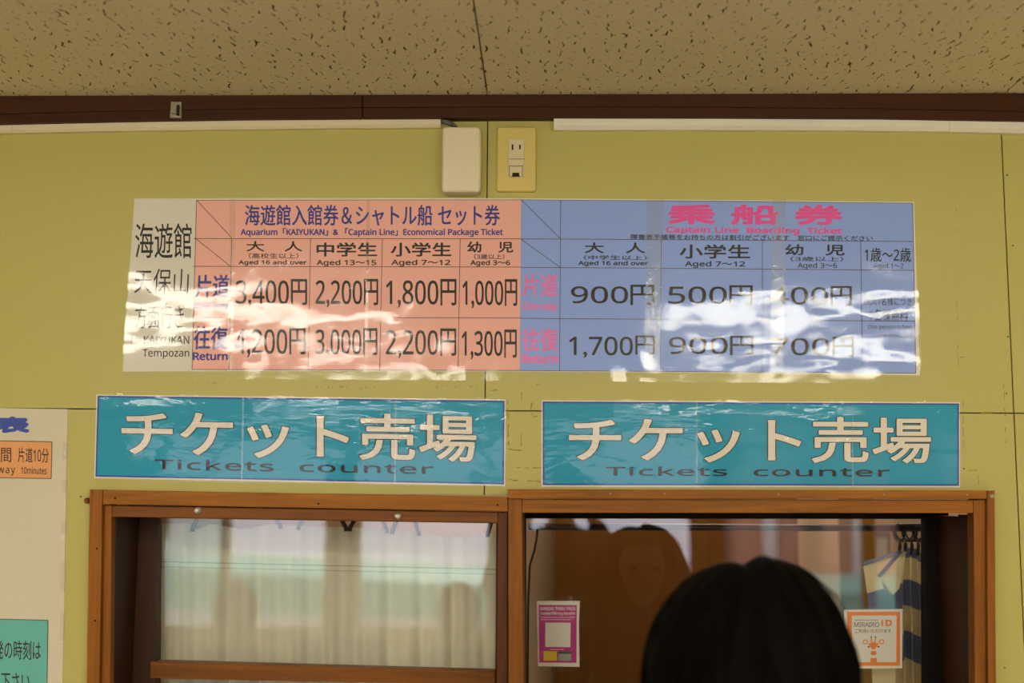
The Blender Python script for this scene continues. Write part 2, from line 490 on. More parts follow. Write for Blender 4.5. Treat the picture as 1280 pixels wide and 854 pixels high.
# back wall of the waiting room: glazed front towards the quay
bm = bmesh.new()
WZ0, WZ1 = 0.75, 2.12
box(bm, XL, XR, YB - 0.1, YB, 0, WZ0); box(bm, XL, XR, YB - 0.1, YB, WZ1, ZC)
posts = [(XL, -2.75), (-2.24, -2.19), (-1.52, -1.28), (-0.40, -0.32), (1.00, 1.24), (2.19, 2.27), (2.95, XR)]
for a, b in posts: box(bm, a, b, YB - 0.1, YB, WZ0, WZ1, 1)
struct('', o=obj('wall_back', bm, [M_plaster, M_woodDZ]))
# office behind the counter
bm = bmesh.new(); box(bm, XL, XR, YO, YO + 0.1, 0, ZC)
struct('', o=obj('wall_office', bm, M_otan))

# brown two-step moulding under the ceiling
top_px = [(-200, 140), (0, 131.5), (150, 127.5), (300, 124.5), (453, 122.6), (640, 121.6), (900, 122.4), (1100, 124.2), (1280, 127.6), (1480, 133)]
mid_px = [(-200, 152), (0, 142.2), (150, 138.5), (300, 135.6), (453, 134), (640, 133), (900, 133.6), (1100, 135.4), (1280, 139), (1480, 144.5)]
bot_px = [(-200, 165), (0, 155), (150, 151.6), (300, 149.2), (453, 148), (640, 147), (900, 147.4), (1100, 148.4), (1280, 151.4), (1480, 156)]
trim = struct('trim_1', P(640, 140))
def strip(name, a, b, y0, m, parent, sel=None, zt=None):
    bm = bmesh.new()
    A = [P(*p, y0) for p in a]; B = [P(*p, y0) for p in b]
    prismw(bm, [(v.x, zt if zt else v.z) for v in A] + [(v.x, v.z) for v in reversed(B)], y0, 0.0, bevel=0.0012)
    return obj(name, bm, m, parent)
def cut(pts, x0, x1):
    def at(x):
        for p, q in zip(pts[:-1], pts[1:]):
            if p[0] <= x <= q[0]: return (x, p[1] + (q[1] - p[1]) * (x - p[0]) / (q[0] - p[0]))
    return [at(x0)] + [p for p in pts if x0 < p[0] < x1] + [at(x1)]
for x0, x1 in ((-200, 452.6), (453.6, 1480)):
    strip('upper_moulding', cut(top_px, x0, x1), cut(mid_px, x0, x1), -0.026, M_trim, trim, zt=ZC - 0.0005)
    strip('lower_moulding', cut([(p[0], p[1] + 0.8) for p in mid_px], x0, x1), cut(bot_px, x0, x1), -0.022, M_trim, trim)

# ------------------------------------------------------------------ windows
YD = 1062
def upright(bm, xl, xr, yt, xbl, xbr, y0, y1, yb=YD, ref=854, ytr=None, bevel=0.0015):
    prism(bm, [(xl, yt), (xr, ytr or yt), (down(xr, yt, xbr, ref, yb), yb), (down(xl, yt, xbl, ref, yb), yb)], y0, y1, bevel=bevel)

win1 = struct('window_1', P(370, 840))
def wpart(name, m, fn, parent):
    b = bmesh.new(); fn(b); return obj(name, b, m, parent)
wpart('casing_post', M_woodZ, lambda b: upright(b, 112, 128.3, 612, 108, 124.2, -0.020, 0.02, ytr=612.3), win1)
wpart('casing_head', M_woodX, lambda b: prism(b, [(128.5, 612.4), (634.6, 621.6), (634.6, 639.4), (128.5, 630.6)], -0.020, 0.02, bevel=0.0015), win1)
wpart('inner_stile', M_woodZ, lambda b: upright(b, 128.8, 139.6, 631.4, 124.6, 138, -0.008, 0.010, ytr=631.8), win1)
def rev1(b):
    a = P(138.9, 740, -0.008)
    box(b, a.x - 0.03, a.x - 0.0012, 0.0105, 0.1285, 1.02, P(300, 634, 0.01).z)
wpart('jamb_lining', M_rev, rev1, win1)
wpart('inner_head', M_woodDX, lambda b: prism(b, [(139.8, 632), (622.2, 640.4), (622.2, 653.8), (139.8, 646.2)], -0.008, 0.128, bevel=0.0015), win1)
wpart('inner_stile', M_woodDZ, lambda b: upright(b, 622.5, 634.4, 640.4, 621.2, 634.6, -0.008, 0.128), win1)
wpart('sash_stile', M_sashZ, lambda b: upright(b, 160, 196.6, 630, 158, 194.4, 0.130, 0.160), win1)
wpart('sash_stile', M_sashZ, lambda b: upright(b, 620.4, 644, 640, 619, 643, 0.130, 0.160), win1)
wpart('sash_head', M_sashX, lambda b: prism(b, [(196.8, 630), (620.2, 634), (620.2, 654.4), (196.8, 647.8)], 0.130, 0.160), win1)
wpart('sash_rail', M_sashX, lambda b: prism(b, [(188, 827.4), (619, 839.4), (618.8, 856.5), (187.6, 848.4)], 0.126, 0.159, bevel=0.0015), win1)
wpart('sill', M_woodX, lambda b: prism(b, [(96, 1040), (634.8, 1040), (634.8, 1070), (94, 1070)], -0.045, 0.17, bevel=0.003), win1)
wpart('pane', M_glass, lambda b: prism(b, [(190, 640), (626, 646), (626, 1050), (186, 1050)], 0.143, 0.147), win1)
for (kx, ky) in ((247.5, 638.3), (497.6, 645.3)):
    b = bmesh.new(); c = P(kx, ky, -0.008)
    lathe(b, c, [(0.0, 0.0062), (-0.003, 0.0062), (-0.0045, 0.0048), (-0.008, 0.0046), (-0.011, 0.0036), (-0.012, 0.0012)])
    obj('screw_knob', b, M_chrome, win1, smooth=True)

win2 = struct('window_2', P(930, 840))
wpart('casing_head', M_woodX, lambda b: prism(b, [(635, 611.6), (1233.4, 613.4), (1233.4, 623.9), (635, 623.2)], -0.032, 0.02, bevel=0.0015), win2)
wpart('casing_post', M_woodZ, lambda b: upright(b, 1233.8, 1243.6, 613.4, 1234.8, 1245, -0.030, 0.02), win2)
wpart('inner_stile', M_woodZ, lambda b: upright(b, 635.2, 652.6, 623.8, 635.4, 654.6, -0.022, 0.20), win2)
wpart('inner_head', M_woodX, lambda b: prism(b, [(652.9, 624.2), (1216.6, 625.2), (1216.6, 641.6), (652.9, 641.2)], -0.020, 0.20, bevel=0.0015), win2)
wpart('inner_stile', M_woodZ, lambda b: upright(b, 1216.9, 1233.5, 624.6, 1218.8, 1234.6, -0.020, 0.012), win2)
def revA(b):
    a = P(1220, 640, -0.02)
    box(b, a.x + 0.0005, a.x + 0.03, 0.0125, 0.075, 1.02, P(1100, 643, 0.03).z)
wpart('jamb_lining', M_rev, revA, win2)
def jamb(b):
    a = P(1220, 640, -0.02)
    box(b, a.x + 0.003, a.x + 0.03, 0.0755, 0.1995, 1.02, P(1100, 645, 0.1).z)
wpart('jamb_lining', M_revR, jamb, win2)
wpart('sash_stile', M_black, lambda b: upright(b, 646, 657.2, 636, 648, 658, 0.200, 0.230), win2)
wpart('sash_stile', M_black, lambda b: upright(b, 1156.8, 1186, 636, 1157.6, 1186, 0.200, 0.230), win2)
wpart('sash_head', M_black, lambda b: prism(b, [(657.4, 636), (1156.6, 636), (1156.6, 649.0), (657.4, 648.4)], 0.200, 0.230), win2)
wpart('sill', M_woodX, lambda b: prism(b, [(635, 1040), (1256, 1040), (1258, 1070), (635, 1070)], -0.045, 0.24, bevel=0.003), win2)
wpart('pane', M_glass, lambda b: prism(b, [(652, 644), (1162, 645), (1163, 1045), (652, 1045)], 0.2145, 0.2185), win2)
for nx_, ny_, yy in ((144, 623, -0.02), (398, 630, -0.02), (622, 631.5, -0.02), (121, 686, -0.02), (119, 776, -0.02), (831, 617.5, -0.032), (973, 618, -0.032), (1105, 618.3, -0.032), (1209, 618.6, -0.032), (763, 617.3, -0.032)):
    b = bmesh.new(); lathe(b, P(nx_, ny_, yy), [(0.001, 0.0018), (-0.0006, 0.0018), (-0.0009, 0.0008)], 10)
    obj('nail_head', b, M_black if nx_ < 640 else M_steel, win1 if nx_ < 640 else win2)

b = bmesh.new(); lathe(b, P(1240, 620.5, -0.030), [(0.0, 0.004), (-0.002, 0.004), (-0.003, 0.002)], 12); obj('screw_knob', b, M_steel, win2)
b = bmesh.new(); lathe(b, P(109.5, 626, -0.006), [(0.006, 0.0052), (-0.004, 0.0052), (-0.007, 0.003)], 14); obj('wood_plug', b, M_woodDX, win1)
# counter shelf below the windows, outside the frame
bm = bmesh.new(); box(bm, HX0 - 0.1, HX1 + 0.1, -0.28, -0.047, 0.93, 0.965)
for fx in (HX0, (HX0 + HX1) / 2, HX1): box(bm, fx - 0.02, fx + 0.02, -0.25, 0.0, 0.70, 0.93)
sh = obj('trim_2', bm, M_woodX); struct('', o=sh)

# ------------------------------------------------------------------ wall fittings
def duct(label, a_top, a_bot, y0, m, joints, ends):
    t = thing('cable_duct', label, 'cable cover', P(*a_top[len(a_top) // 2]))
    segs = [ends[0]] + joints + [ends[1]]
    for x0, x1 in zip(segs[:-1], segs[1:]):
        A = cut(a_top, x0 + 0.25, x1 - 0.25); B = cut(a_bot, x0 + 0.25, x1 - 0.25)
        bm = bmesh.new()
        fr = []
        for (p, q) in zip(A, B):
            a, b = P(*p, 0.0), P(*q, 0.0); h = a.z - b.z
            fr.append([bm.verts.new(v) for v in ((a.x, 0, a.z), (a.x, y0 * 0.8, a.z - 0.0002), (a.x, y0, a.z - h * 0.12), (a.x, y0, b.z + h * 0.24), (a.x, y0 * 0.62, b.z + 0.0003), (b.x, 0, b.z))])
        for i in range(len(fr) - 1):
            for k in range(6):
                bm.faces.new((fr[i][k], fr[i][(k + 1) % 6], fr[i + 1][(k + 1) % 6], fr[i + 1][k]))
        bm.faces.new(fr[0]); bm.faces.new(fr[-1][::-1])
        obj('cover_length', bm, m, t)
    return t
td = [(-160, 162.5), (0, 156.4), (150, 152.4), (300, 150.2), (430, 149), (552, 148.2)]
bd = [(-160, 175.5), (0, 168.6), (150, 165.6), (300, 163.6), (430, 162.2), (552, 161.4)]
duct('ivory plastic cable cover running left from the blank box under the ceiling moulding', td, bd, -0.014, M_duct, [20], (-160, 552))
td = [(692, 146.8), (900, 147.8), (1100, 148.9), (1183, 150), (1280, 152), (1440, 156)]
bd = [(692, 164.6), (900, 164.6), (1100, 165.8), (1183, 166.8), (1280, 169), (1440, 173)]
duct('white plastic cable cover running right from beside the outlet under the moulding', td, bd, -0.016, M_ductw, [1183.5], (692, 1440))

def plate(bm, q, y0, y1, er, cr_=None, mi=0):
    """moulded cover: rounded corners and a rounded front edge"""
    cr_ = cr_ or er * 1.6
    v = [P(a, b, y0) for a, b in q]
    x0, x1 = (v[0].x + v[3].x) / 2, (v[1].x + v[2].x) / 2; z1, z0 = (v[0].z + v[1].z) / 2, (v[2].z + v[3].z) / 2
    rings = []
    for ins, y in [(0, y1)] + [(er * (1 - math.cos(t * math.pi / 12)), y0 + er * (1 - math.sin(t * math.pi / 12))) for t in range(0, 7)]:
        ring = []; rc = max(cr_ - ins, 0.0006)
        for (cx, cz, a0) in ((x1 - ins - rc, z1 - ins - rc, 0), (x0 + ins + rc, z1 - ins - rc, 90), (x0 + ins + rc, z0 + ins + rc, 180), (x1 - ins - rc, z0 + ins + rc, 270)):
            for k in range(7):
                a = math.radians(a0 + k * 15); ring.append(bm.verts.new((cx + rc * math.cos(a), min(y, y1), cz + rc * math.sin(a))))
        rings.append(ring)
    n_ = len(rings[0])
    for j in range(len(rings) - 1):
        for k in range(n_): bm.faces.new((rings[j][k], rings[j][(k + 1) % n_], rings[j + 1][(k + 1) % n_], rings[j + 1][k])).material_index = mi
    bm.faces.new(rings[0][::-1]); bm.faces.new(rings[-1])

t = thing('blank_box', 'blank ivory plastic box on the wall left of the outlet', 'junction box', P(577, 240))
bm = bmesh.new(); plate(bm, [(552.2, 158), (601, 158), (601, 240), (552.2, 240)], -0.034, -0.006, 0.005); obj('cover', bm, M_duct, t, smooth=False)
bm = bmesh.new(); plate(bm, [(553.2, 159), (600, 159), (600, 242), (553.2, 242)], -0.0062, 0.0, 0.002); obj('base', bm, M_cream, t)
bm = bmesh.new(); tube(bm, [P(550, 151, -0.007), P(556, 151.6, -0.009), P(563, 154, -0.010), P(570, 159.5, -0.010)], [0.0045, 0.0048, 0.0045, 0.004], 10)
tag(obj('grey_cable', bm, M_cable, smooth=True), 'short grey cable bending from the ivory cable cover into the blank box', 'cable')

t = thing('wall_outlet', 'yellowed wall plate with a cream two-slot socket under the moulding', 'outlet', P(645, 240))
bm = bmesh.new(); plate(bm, [(621, 157.8), (671, 157.8), (670, 239.5), (620, 239.5)], -0.008, 0.0, 0.0042); obj('cover_plate', bm, M_plate, t)
bm = bmesh.new(); plate(bm, [(635.6, 174), (655.4, 174), (654.6, 221.2), (635, 221.2)], -0.0105, -0.004, 0.0006); soc = obj('socket', bm, M_cream, t)
bm = bmesh.new(); prism(bm, [(639.6, 180.6), (641.8, 180.6), (641.8, 187.4), (639.6, 187.4)], -0.0108, -0.0100); prism(bm, [(649, 181), (651, 181), (651, 186.6), (649, 186.6)], -0.0108, -0.0100); obj('slot', bm, M_slot, soc)
bm = bmesh.new(); prism(bm, [(635.4, 198.6), (655, 198.6), (655, 199.1), (635.4, 199.1)], -0.0107, -0.0100)
prism(bm, [(636.4, 207.2), (654, 207.2), (654, 207.9), (636.4, 207.9)], -0.0107, -0.0100); prism(bm, [(636.4, 207.2), (637.1, 207.2), (637, 220.8), (636.3, 220.8)], -0.0107, -0.0100); prism(bm, [(652.6, 207.2), (653.3, 207.2), (653.2, 220.8), (652.5, 220.8)], -0.0107, -0.0100)
obj('seam_line', bm, M_gap, soc)
bm = bmesh.new(); prism(bm, [(640.4, 216), (649, 216), (649, 219.4), (651, 220.9), (638.4, 220.9), (640.4, 219.4)], -0.0109, -0.0100); obj('earth_flap', bm, M_slot, soc)

t = thing('metal_bracket', 'small dull metal bracket screwed to the brown ceiling moulding', 'bracket', P(219, 148, -0.026))
bm = bmesh.new(); prism(bm, [(213.6, 127), (227, 127.4), (226, 147.4), (212, 147)], -0.0285, -0.020, bevel=0.0008); obj('back_plate', bm, M_steel, t)
bm = bmesh.new(); prism(bm, [(214.6, 133.2), (220.6, 133.2), (220, 141.4), (214, 141.4)], -0.036, -0.028, bevel=0.0008); obj('tongue', bm, M_steel, t)
bm = bmesh.new(); prism(bm, [(221, 131), (224.8, 131.2), (224.2, 144.8), (221.8, 144.6), (217, 142), (220.6, 141.6)], -0.0290, -0.028); obj('slot', bm, M_slot, t)

# ------------------------------------------------------------------ price board
YP, YI, YF = -0.0016, -0.0020, -0.0030
board = thing('price_board', 'long laminated fare board with salmon and blue price tables above the ticket signs', 'price board', P(650, 466))
bm = bmesh.new(); prism(bm, [(168, 248.2), (420, 247.6), (700, 248.2), (1142.6, 252.2), (1146, 350), (1150, 469.4), (950, 466.4), (650, 464.6), (400, 463.6), (153.4, 464.6)], YP, 0); obj('paper_sheet', bm, M_paper, board)
bm = bmesh.new(); patch(bm, [(245.7, 250.2), (651.4, 249.6), (649.6, 463.2), (240, 462)], YP - 0.0002); obj('salmon_field', bm, M_salmon, board, recalc=False)
bm = bmesh.new(); patch(bm, [(651.4, 249.6), (900, 251), (1140.8, 254), (1144.8, 466.6), (900, 465), (649.6, 463.2)], YP - 0.0002); obj('blue_field', bm, M_blue, board, recalc=False)
bm = bmesh.new()
L = lambda a, b, wd=0.8: stroke(bm, a, b, YI + 0.0001, wd)
L((245.7, 250.2), (240, 462)); L((242, 298.3), (651, 298.6)); L((241, 333), (650.8, 334)); L((240.8, 396.6), (650.2, 397.6)); L((240, 462), (649.6, 463.2)); L((246, 250.4), (651, 249.8), 0.6)
L((289.6, 298.3), (286, 462)); L((388.2, 298.3), (385.3, 462.4)); L((478, 298.5), (474.6, 462.8)); L((575.2, 298.6), (572.6, 463))
L((245.7, 250.2), (289.8, 297.6)); L((245, 298.6), (287.6, 332.6)); L((651.4, 249.6), (700.6, 298.6)); L((651.2, 299), (700.4, 334.4))
L((700.9, 250), (699.4, 463.6)); L((651, 298.7), (830, 299.6)); L((830, 299.6), (1142, 302)); L((650.8, 334.3), (830, 335.4)); L((830, 335.4), (1142.6, 338)); L((650.2, 398), (1143.8, 401.6)); L((649.6, 463.2), (900, 465)); L((900, 465), (1144.8, 466.6))
L((826.6, 299.6), (825.6, 464.4)); L((952.9, 300.6), (953, 465.4)); L((1075.8, 301.6), (1078, 466.2)); L((1140.8, 254), (1144.8, 466.6)); L((651, 249.8), (1140.8, 254), 0.6)
obj('grid_lines', bm, M_grid, board, recalc=False)

lt = Letters('destination_lettering', M_ink, board)
lt('海遊館', 169, 279, 239.5, 323, YI, bold=0.17); lt('天保山', 169, 336, 236.6, 367, YI, bold=0.00, lean=-0.05); lt('方面行き', 169, 381, 229.5, 411, YI)
lt('To KAIYUKAN', 161.5, 420, 236.6, 430, YI, bold=0.14); lt('Tempozan', 178, 436.5, 236.6, 449, YI, bold=0.14)
lt = Letters('package_lettering', M_navy, board)
lt('海遊館入館券＆シャトル船 セット券', 306, 256, 625, 282.4, YI, bold=0.39); lt('Aquarium「KAIYUKAN」& 「Captain Line」Economical Package Ticket', 300.7, 285, 628.8, 296.4, YI, bold=0.39)
lt('片道', 244.8, 343.3, 287.6, 372.6, YI, bold=0.62, lean=-0.04); lt('One way', 243, 378, 285.8, 388.4, YI, bold=0.39)
lt('往復', 242.5, 407.7, 285.5, 437, YI, bold=0.62, lean=-0.04); lt('Return', 241, 440.4, 285, 450.6, YI, bold=0.62)
lt = Letters('small_lettering', M_ink, board)
for s, x0, y0, x1, y1, of in (('大　人', 308, 301.4, 378, 314.4, 0.012), ('（高校生以上）', 311, 316.4, 373, 323.4, 0.004), ('Aged 16 and over', 298, 325, 383.5, 332.2, 0.014),
        ('中学生', 395.6, 303, 471.6, 320.8, 0.022), ('Aged 13～15', 395.6, 324.6, 470.4, 333.4, 0.014), ('小学生', 488.3, 303, 564.4, 320.8, 0.022), ('Aged 7～12', 489, 324.4, 563, 333.4, 0.014),
        ('幼　児', 584, 301.8, 641.6, 315.8, 0.02), ('（3歳以上）', 592.6, 317.5, 630.5, 324.2, 0.006), ('Aged 3～6', 587.8, 325, 637.8, 333.4, 0.014)):
    lt(s, x0, y0, x1, y1, YI, slope=0.002, bold=of * 24)
for s, x0, y0, x1, y1, of in (('大　人', 730.6, 303, 806.6, 316.6, 0.016), ('（中学生以上）', 729.8, 319, 808.3, 325, 0.006), ('Aged 16 and over', 722.8, 325.8, 810.4, 333.2, 0.014),
        ('小学生', 849.3, 305.3, 937.8, 323.2, 0.022), ('Aged 7～12', 856, 326.2, 931.4, 335, 0.014), ('幼　児', 981.4, 305.2, 1055.8, 319.4, 0.02), ('（3歳以上）', 988, 320.6, 1054, 326.8, 0.006), ('Aged 3～6', 997, 328.2, 1046.5, 337, 0.006),
        ('1歳～2歳', 1080.7, 309.6, 1138.7, 327.4, 0.008), ('Aged 1～2', 1091.8, 329, 1129.2, 337.4, 0.002)):
    lt(s, x0, y0, x1, y1, YI, slope=0.004, bold=of * 24)
lt('障害者手帳等をお持ちの方は割引がございます　窓口にご提示ください', 788.4, 292.6, 1091, 299.2, YI, slope=0.007, bold=0.17)
lt('大人1名様につき', 1080.8, 371.8, 1139.8, 381.8, YI, slope=0.005); lt('1名様無料', 1086.4, 386.6, 1135, 401, YI, slope=0.006)
lt('One person is free', 1085.2, 405.6, 1138.8, 412.6, YI, slope=0.01); lt('per one adult', 1100, 416.4, 1140.2, 423.6, YI, slope=0.01)
def price(lt, num, x0, x1, y0, y1, yk0, yk1, fr=0.76, bo=0.36, sl=0.004):
    xm = x0 + (x1 - x0) * fr
    b = bmesh.new()
    text(b, num, x0, y0, xm - (x1 - x0) * 0.015, y1, YI, slope=sl, bold=bo)
    text(b, '円', xm + (x1 - x0) * 0.012, yk0, x1, yk1, YI, bold=bo)
    obj(lt.a[0], b, lt.a[1], lt.a[2], recalc=False)
lt = Letters('price_lettering', M_ink, board)
price(lt, '3,400', 294.6, 384, 350.4, 384.6, 348.8, 381.6); price(lt, '2,200', 394.4, 472.8, 350.4, 384.6, 348.6, 381.8)
price(lt, '1,800', 482.4, 570.6, 350.4, 385, 348.8, 382); price(lt, '1,000', 578, 646.6, 350.8, 386, 349, 382.6)
price(lt, '4,200', 292.6, 382, 411.4, 447, 410, 443.4); price(lt, '3,000', 394, 471.8, 411.8, 447.4, 410.2, 444.2)
price(lt, '2,200', 482.2, 570.4, 412.6, 448, 410.6, 445); price(lt, '1,300', 577, 646, 413.6, 449.6, 412, 447.4)
price(lt, '900', 713.7, 818, 357.8, 379.2, 356, 381.4, 0.70); price(lt, '500', 835.2, 941, 358, 380, 356.6, 382, 0.71)
price(lt, '1,700', 711.2, 818.6, 420.6, 447.6, 419.4, 443.4, 0.76); price(lt, '900', 836, 942, 421.2, 442.6, 419.8, 444, 0.71)
price(lt, '400', 962, 1064.8, 358.6, 381, 357.6, 383, 0.73); price(lt, '700', 962.2, 1067.6, 422.4, 444.2, 421, 446, 0.73)
lt = Letters('row_lettering', M_pink, board)
lt('片道', 653, 342, 697.4, 371.2, YI, bold=0.62); lt('One way', 653.7, 377.9, 697.2, 390.4, YI, bold=0.56); lt('往復', 652.6, 409.8, 697.6, 439, YI, bold=0.62); lt('Return', 652, 443, 697.6, 454.2, YI, bold=0.95)
lt = Letters('boarding_lettering', M_rose, board)
lt('乗 船 券', 834.4, 254.8, 1053.8, 280.6, YI, slope=0.006, bold=1.5, ring=8); lt('Captain Line  Boarding  Ticket', 832.3, 283, 1052.4, 293, YI, slope=0.007, bold=0.62)
def ripple(u, v, p):
    a = max(0.0, v - 0.76)
    sc = 0.35 + 0.65 * abs(noise.noise(Vector((p.x * 3.1, 2, 0)))) * 2
    h = 0.020 * a * 0.32 * sc                                   # lower edge curls away from the wall
    e = max(0.0, (v - 0.72) / 0.28)
    h += 0.00042 * e * math.sin(p.x * 88 + 4 * noise.noise(Vector((p.x * 6, p.z * 5, 1)))) * sc
    return h
film('laminate_film', [(167, 247.2), (1143.6, 251.4), (1152.6, 480), (151.6, 473)], YF, 300, 90, 0.0013, M_film, board, 3, ripple,
     [(190, 385, 34, 16, 0.5), (265, 362, 30, 9, 0.35), (300, 310, 14, 12, 0.35), (235, 380, 10, 14, 0.3), (322, 440, 16, 12, 0.4), (255, 412, 30, 8, 0.3), (330, 378, 30, 7, 0.25),
      (1120, 362, 40, 9, 0.5), (1040, 395, 20, 7, 0.3), (1040, 448, 40, 10, 0.45), (890, 440, 14, 16, 0.4), (1110, 452, 30, 9, 0.4)])
bm = bmesh.new()
for x0, x1 in ((284.5, 291.5), (805.5, 826), (963, 979.5), (455.5, 459.5)):
    patch(bm, [(x0 + 3, 249), (x1 + 3, 249.4), (x1 - 0.5, 466.5), (x0 - 0.5, 466)], YI - 0.0005)
obj('joint_tape', bm, M_tape, board, recalc=False)

# ------------------------------------------------------------------ teal ticket-counter signs
def ticket_sign(label, q, qf, bigs, sub, seams, seed, sl, blisters):
    t = thing('ticket_sign', label, 'sign', P((q[3][0] + q[2][0]) / 2, (q[3][1] + q[2][1]) / 2), group=None)
    b = bmesh.new(); prism(b, [(q[0][0] - 1.5, q[0][1] - 1.5), (q[1][0] + 1.2, q[1][1] - 1.5), (q[2][0] + 1.2, q[2][1] + 2), (q[3][0] - 1.5, q[3][1] + 2)], -0.0012, 0); obj('paper_sheet', b, M_paper, t)
    b = bmesh.new(); patch(b, q, -0.0014); obj('border', b, M_bord, t, recalc=False)
    qi = [(q[0][0] + 2, q[0][1] + 2), (q[1][0] - 2, q[1][1] + 2), (q[2][0] - 2, q[2][1] - 2), (q[3][0] + 2, q[3][1] - 2)]
    b = bmesh.new(); patch(b, qi, -0.0016); obj('teal_field', b, M_teal, t, recalc=False)
    x0, y0, x1, y1 = bigs
    b = bmesh.new(); text(b, 'チケット売場', x0, y0, x1, y1, -0.0019, slope=sl, bold=2.5, res=4, ring=12); obj('letter_outline', b, M_ink, t, recalc=False)
    b = bmesh.new(); text(b, 'チケット売場', x0 + 1.0, y0 + 0.8, x1 - 1.0, y1 - 0.8, -0.0022, slope=sl, bold=1.2, res=4, ring=12); obj('lettering', b, M_letter, t, recalc=False)
    b = bmesh.new(); x0, y0, x1, y1 = sub; text(b, 'Tickets  counter', x0, y0, x1, y1, -0.0022, slope=sl, bold=0.45, space=1.06); obj('small_lettering', b, M_ink, t, recalc=False)
    film('laminate_film', qf, -0.0030, 200, 48, 0.0011, M_film2, t, seed, lambda u, v, p: 0.0010 * max(0, 0.16 - v) / 0.16 * -1 * 0.9, blisters)
    b = bmesh.new()
    for sx in seams:
        u = (sx - q[0][0]) / (q[1][0] - q[0][0]); a = lerp2(qf, u, 0); c = lerp2(qf, u, 1)
        patch(b, [(a[0] - 1, a[1]), (a[0] + 1.2, a[1]), (c[0] + 1.2, c[1]), (c[0] - 1, c[1])], -0.0075)
    obj('joint_tape', b, M_tape, t, recalc=False)
ticket_sign('teal ticket counter sign above the curtained window, left of its twin', [(122, 494.8), (630.8, 501), (630, 605.7), (119.2, 596)], [(119, 491.4), (633, 498.4), (632, 608.6), (117, 600.4)],
            (150.6, 510.5, 596.6, 571), (192.8, 573.6, 542, 587), (305, 494), 11, 0.0175, [(190, 492, 50, 13, -0.7), (300, 548, 40, 16, 0.4), (160, 560, 30, 16, 0.3)])
ticket_sign('teal ticket counter sign above the clear glass window, right of its twin', [(678.4, 502), (1198.8, 504.4), (1198.8, 607.5), (678.4, 606.6)], [(676.6, 498.8), (1201.4, 501.6), (1202, 611), (676, 609.4)],
            (710, 519.6, 1165, 579), (757, 583, 1112.5, 595), (871, 1064), 29, 0.003, [(1185, 537, 11, 9, 0.45), (1010, 505, 26, 16, -0.8), (845, 502, 9, 13, -0.5), (1118, 528, 16, 9, 0.5), (820, 550, 30, 14, 0.4)])

# ------------------------------------------------------------------ timetable poster at the left edge
t = thing('timetable_poster', 'cream laminated timetable poster at left edge with orange and green boxes', 'poster', P(20, 1000))
bm = bmesh.new(); prism(bm, [(-260, 506), (84.4, 511.6), (82, 640), (78, 854), (74, 1040), (-270, 1040)], -0.0014, 0); obj('paper_sheet', bm, M_cpaper, t)
bm = bmesh.new(); patch(bm, [(-250, 546.5), (65, 552.4), (64, 598.4), (-251, 594)], -0.0017); obj('orange_box', bm, M_orange, t, recalc=False)
bm = bmesh.new()
patch(bm, [(-250, 768), (60, 775.6), (57.2, 960), (-253, 952)], -0.0017); obj('green_box', bm, M_mint, t, recalc=False)
bm = bmesh.new()
for a, b_ in (((-250, 546.5), (65, 552.4)), ((65, 552.4), (64, 598.4)), ((64, 598.4), (-251, 594)), ((-250, 768), (60, 775.6)), ((60, 775.6), (57.2, 960))): stroke(bm, a, b_, -0.0019, 1.0)
obj('box_outline', bm, M_grid, t, recalc=False)
lt = Letters('title_lettering', M_bord, t); lt('表', -6, 520.5, 37.2, 541.5, -0.0020, slope=0.01, bold=1.9, ring=8)
lt = Letters('lettering', M_ink, t)
lt('時間', -14, 558.6, 14, 577.4, -0.0020, slope=0.02, bold=0.11); lt('片道10分', 22.4, 559.4, 61, 578, -0.0020, slope=0.02, bold=0.11)
lt('-way', -7, 584.4, 19, 594.6, -0.0020, slope=0.01, bold=0.11, space=1.2); lt('10minutes', 26.6, 583.8, 58.4, 592.4, -0.0020, slope=0.02, bold=0.11)
lt('発の時刻は', -7, 800, 51.2, 824.4, -0.0020, slope=0.02, bold=0.17); lt('り下さい', -9, 840.6, 37.2, 864, -0.0020, slope=0.02, bold=0.17)
film('laminate_film', [(-262, 504.5), (85.6, 510.4), (75.6, 1042), (-272, 1042)], -0.0028, 60, 90, 0.0016, M_film3, t, 5)
bm = bmesh.new()
for ya, yb in ((553, 575), (600, 616), (652, 668), (702, 740), (765, 802)):
    x = down(84.4, 511, 78, 854, ya)
    patch(bm, [(x - 5, ya), (x + 1.8 + random.random(), ya + 1), (x + 1.4, yb), (x - 5.4, yb - 1)], -0.0075)
obj('edge_tape', bm, M_tape, t, recalc=False)

# ------------------------------------------------------------------ cards stuck on the glass
YG = 0.2138
t = thing('magenta_card', 'small magenta and white pass card taped to the window glass', 'card', P(697, 834, YG))
bm = bmesh.new(); prism(bm, [(671, 751.4), (724.8, 751.4), (723.6, 778), (724.4, 833.8), (672.6, 833)], YG, YG + 0.0007); obj('paper_sheet', bm, M_paper, t)
bm = bmesh.new(); patch(bm, [(673.4, 756.2), (721, 756.6), (720.6, 828.8), (673.8, 828.4)], YG - 0.0003); obj('magenta_field', bm, M_mag, t, recalc=False)
bm = bmesh.new(); patch(bm, [(681.6, 778.4), (713.3, 778.6), (713, 809.2), (681.6, 808.8)], YG - 0.0006)
text(bm, 'KANSAI THRU PASS', 675.6, 758.8, 719.4, 763, YG - 0.0006, bold=0.12); text(bm, 'Facility Offering Benefits', 675.8, 765, 719, 769.6, YG - 0.0006, bold=0.08)
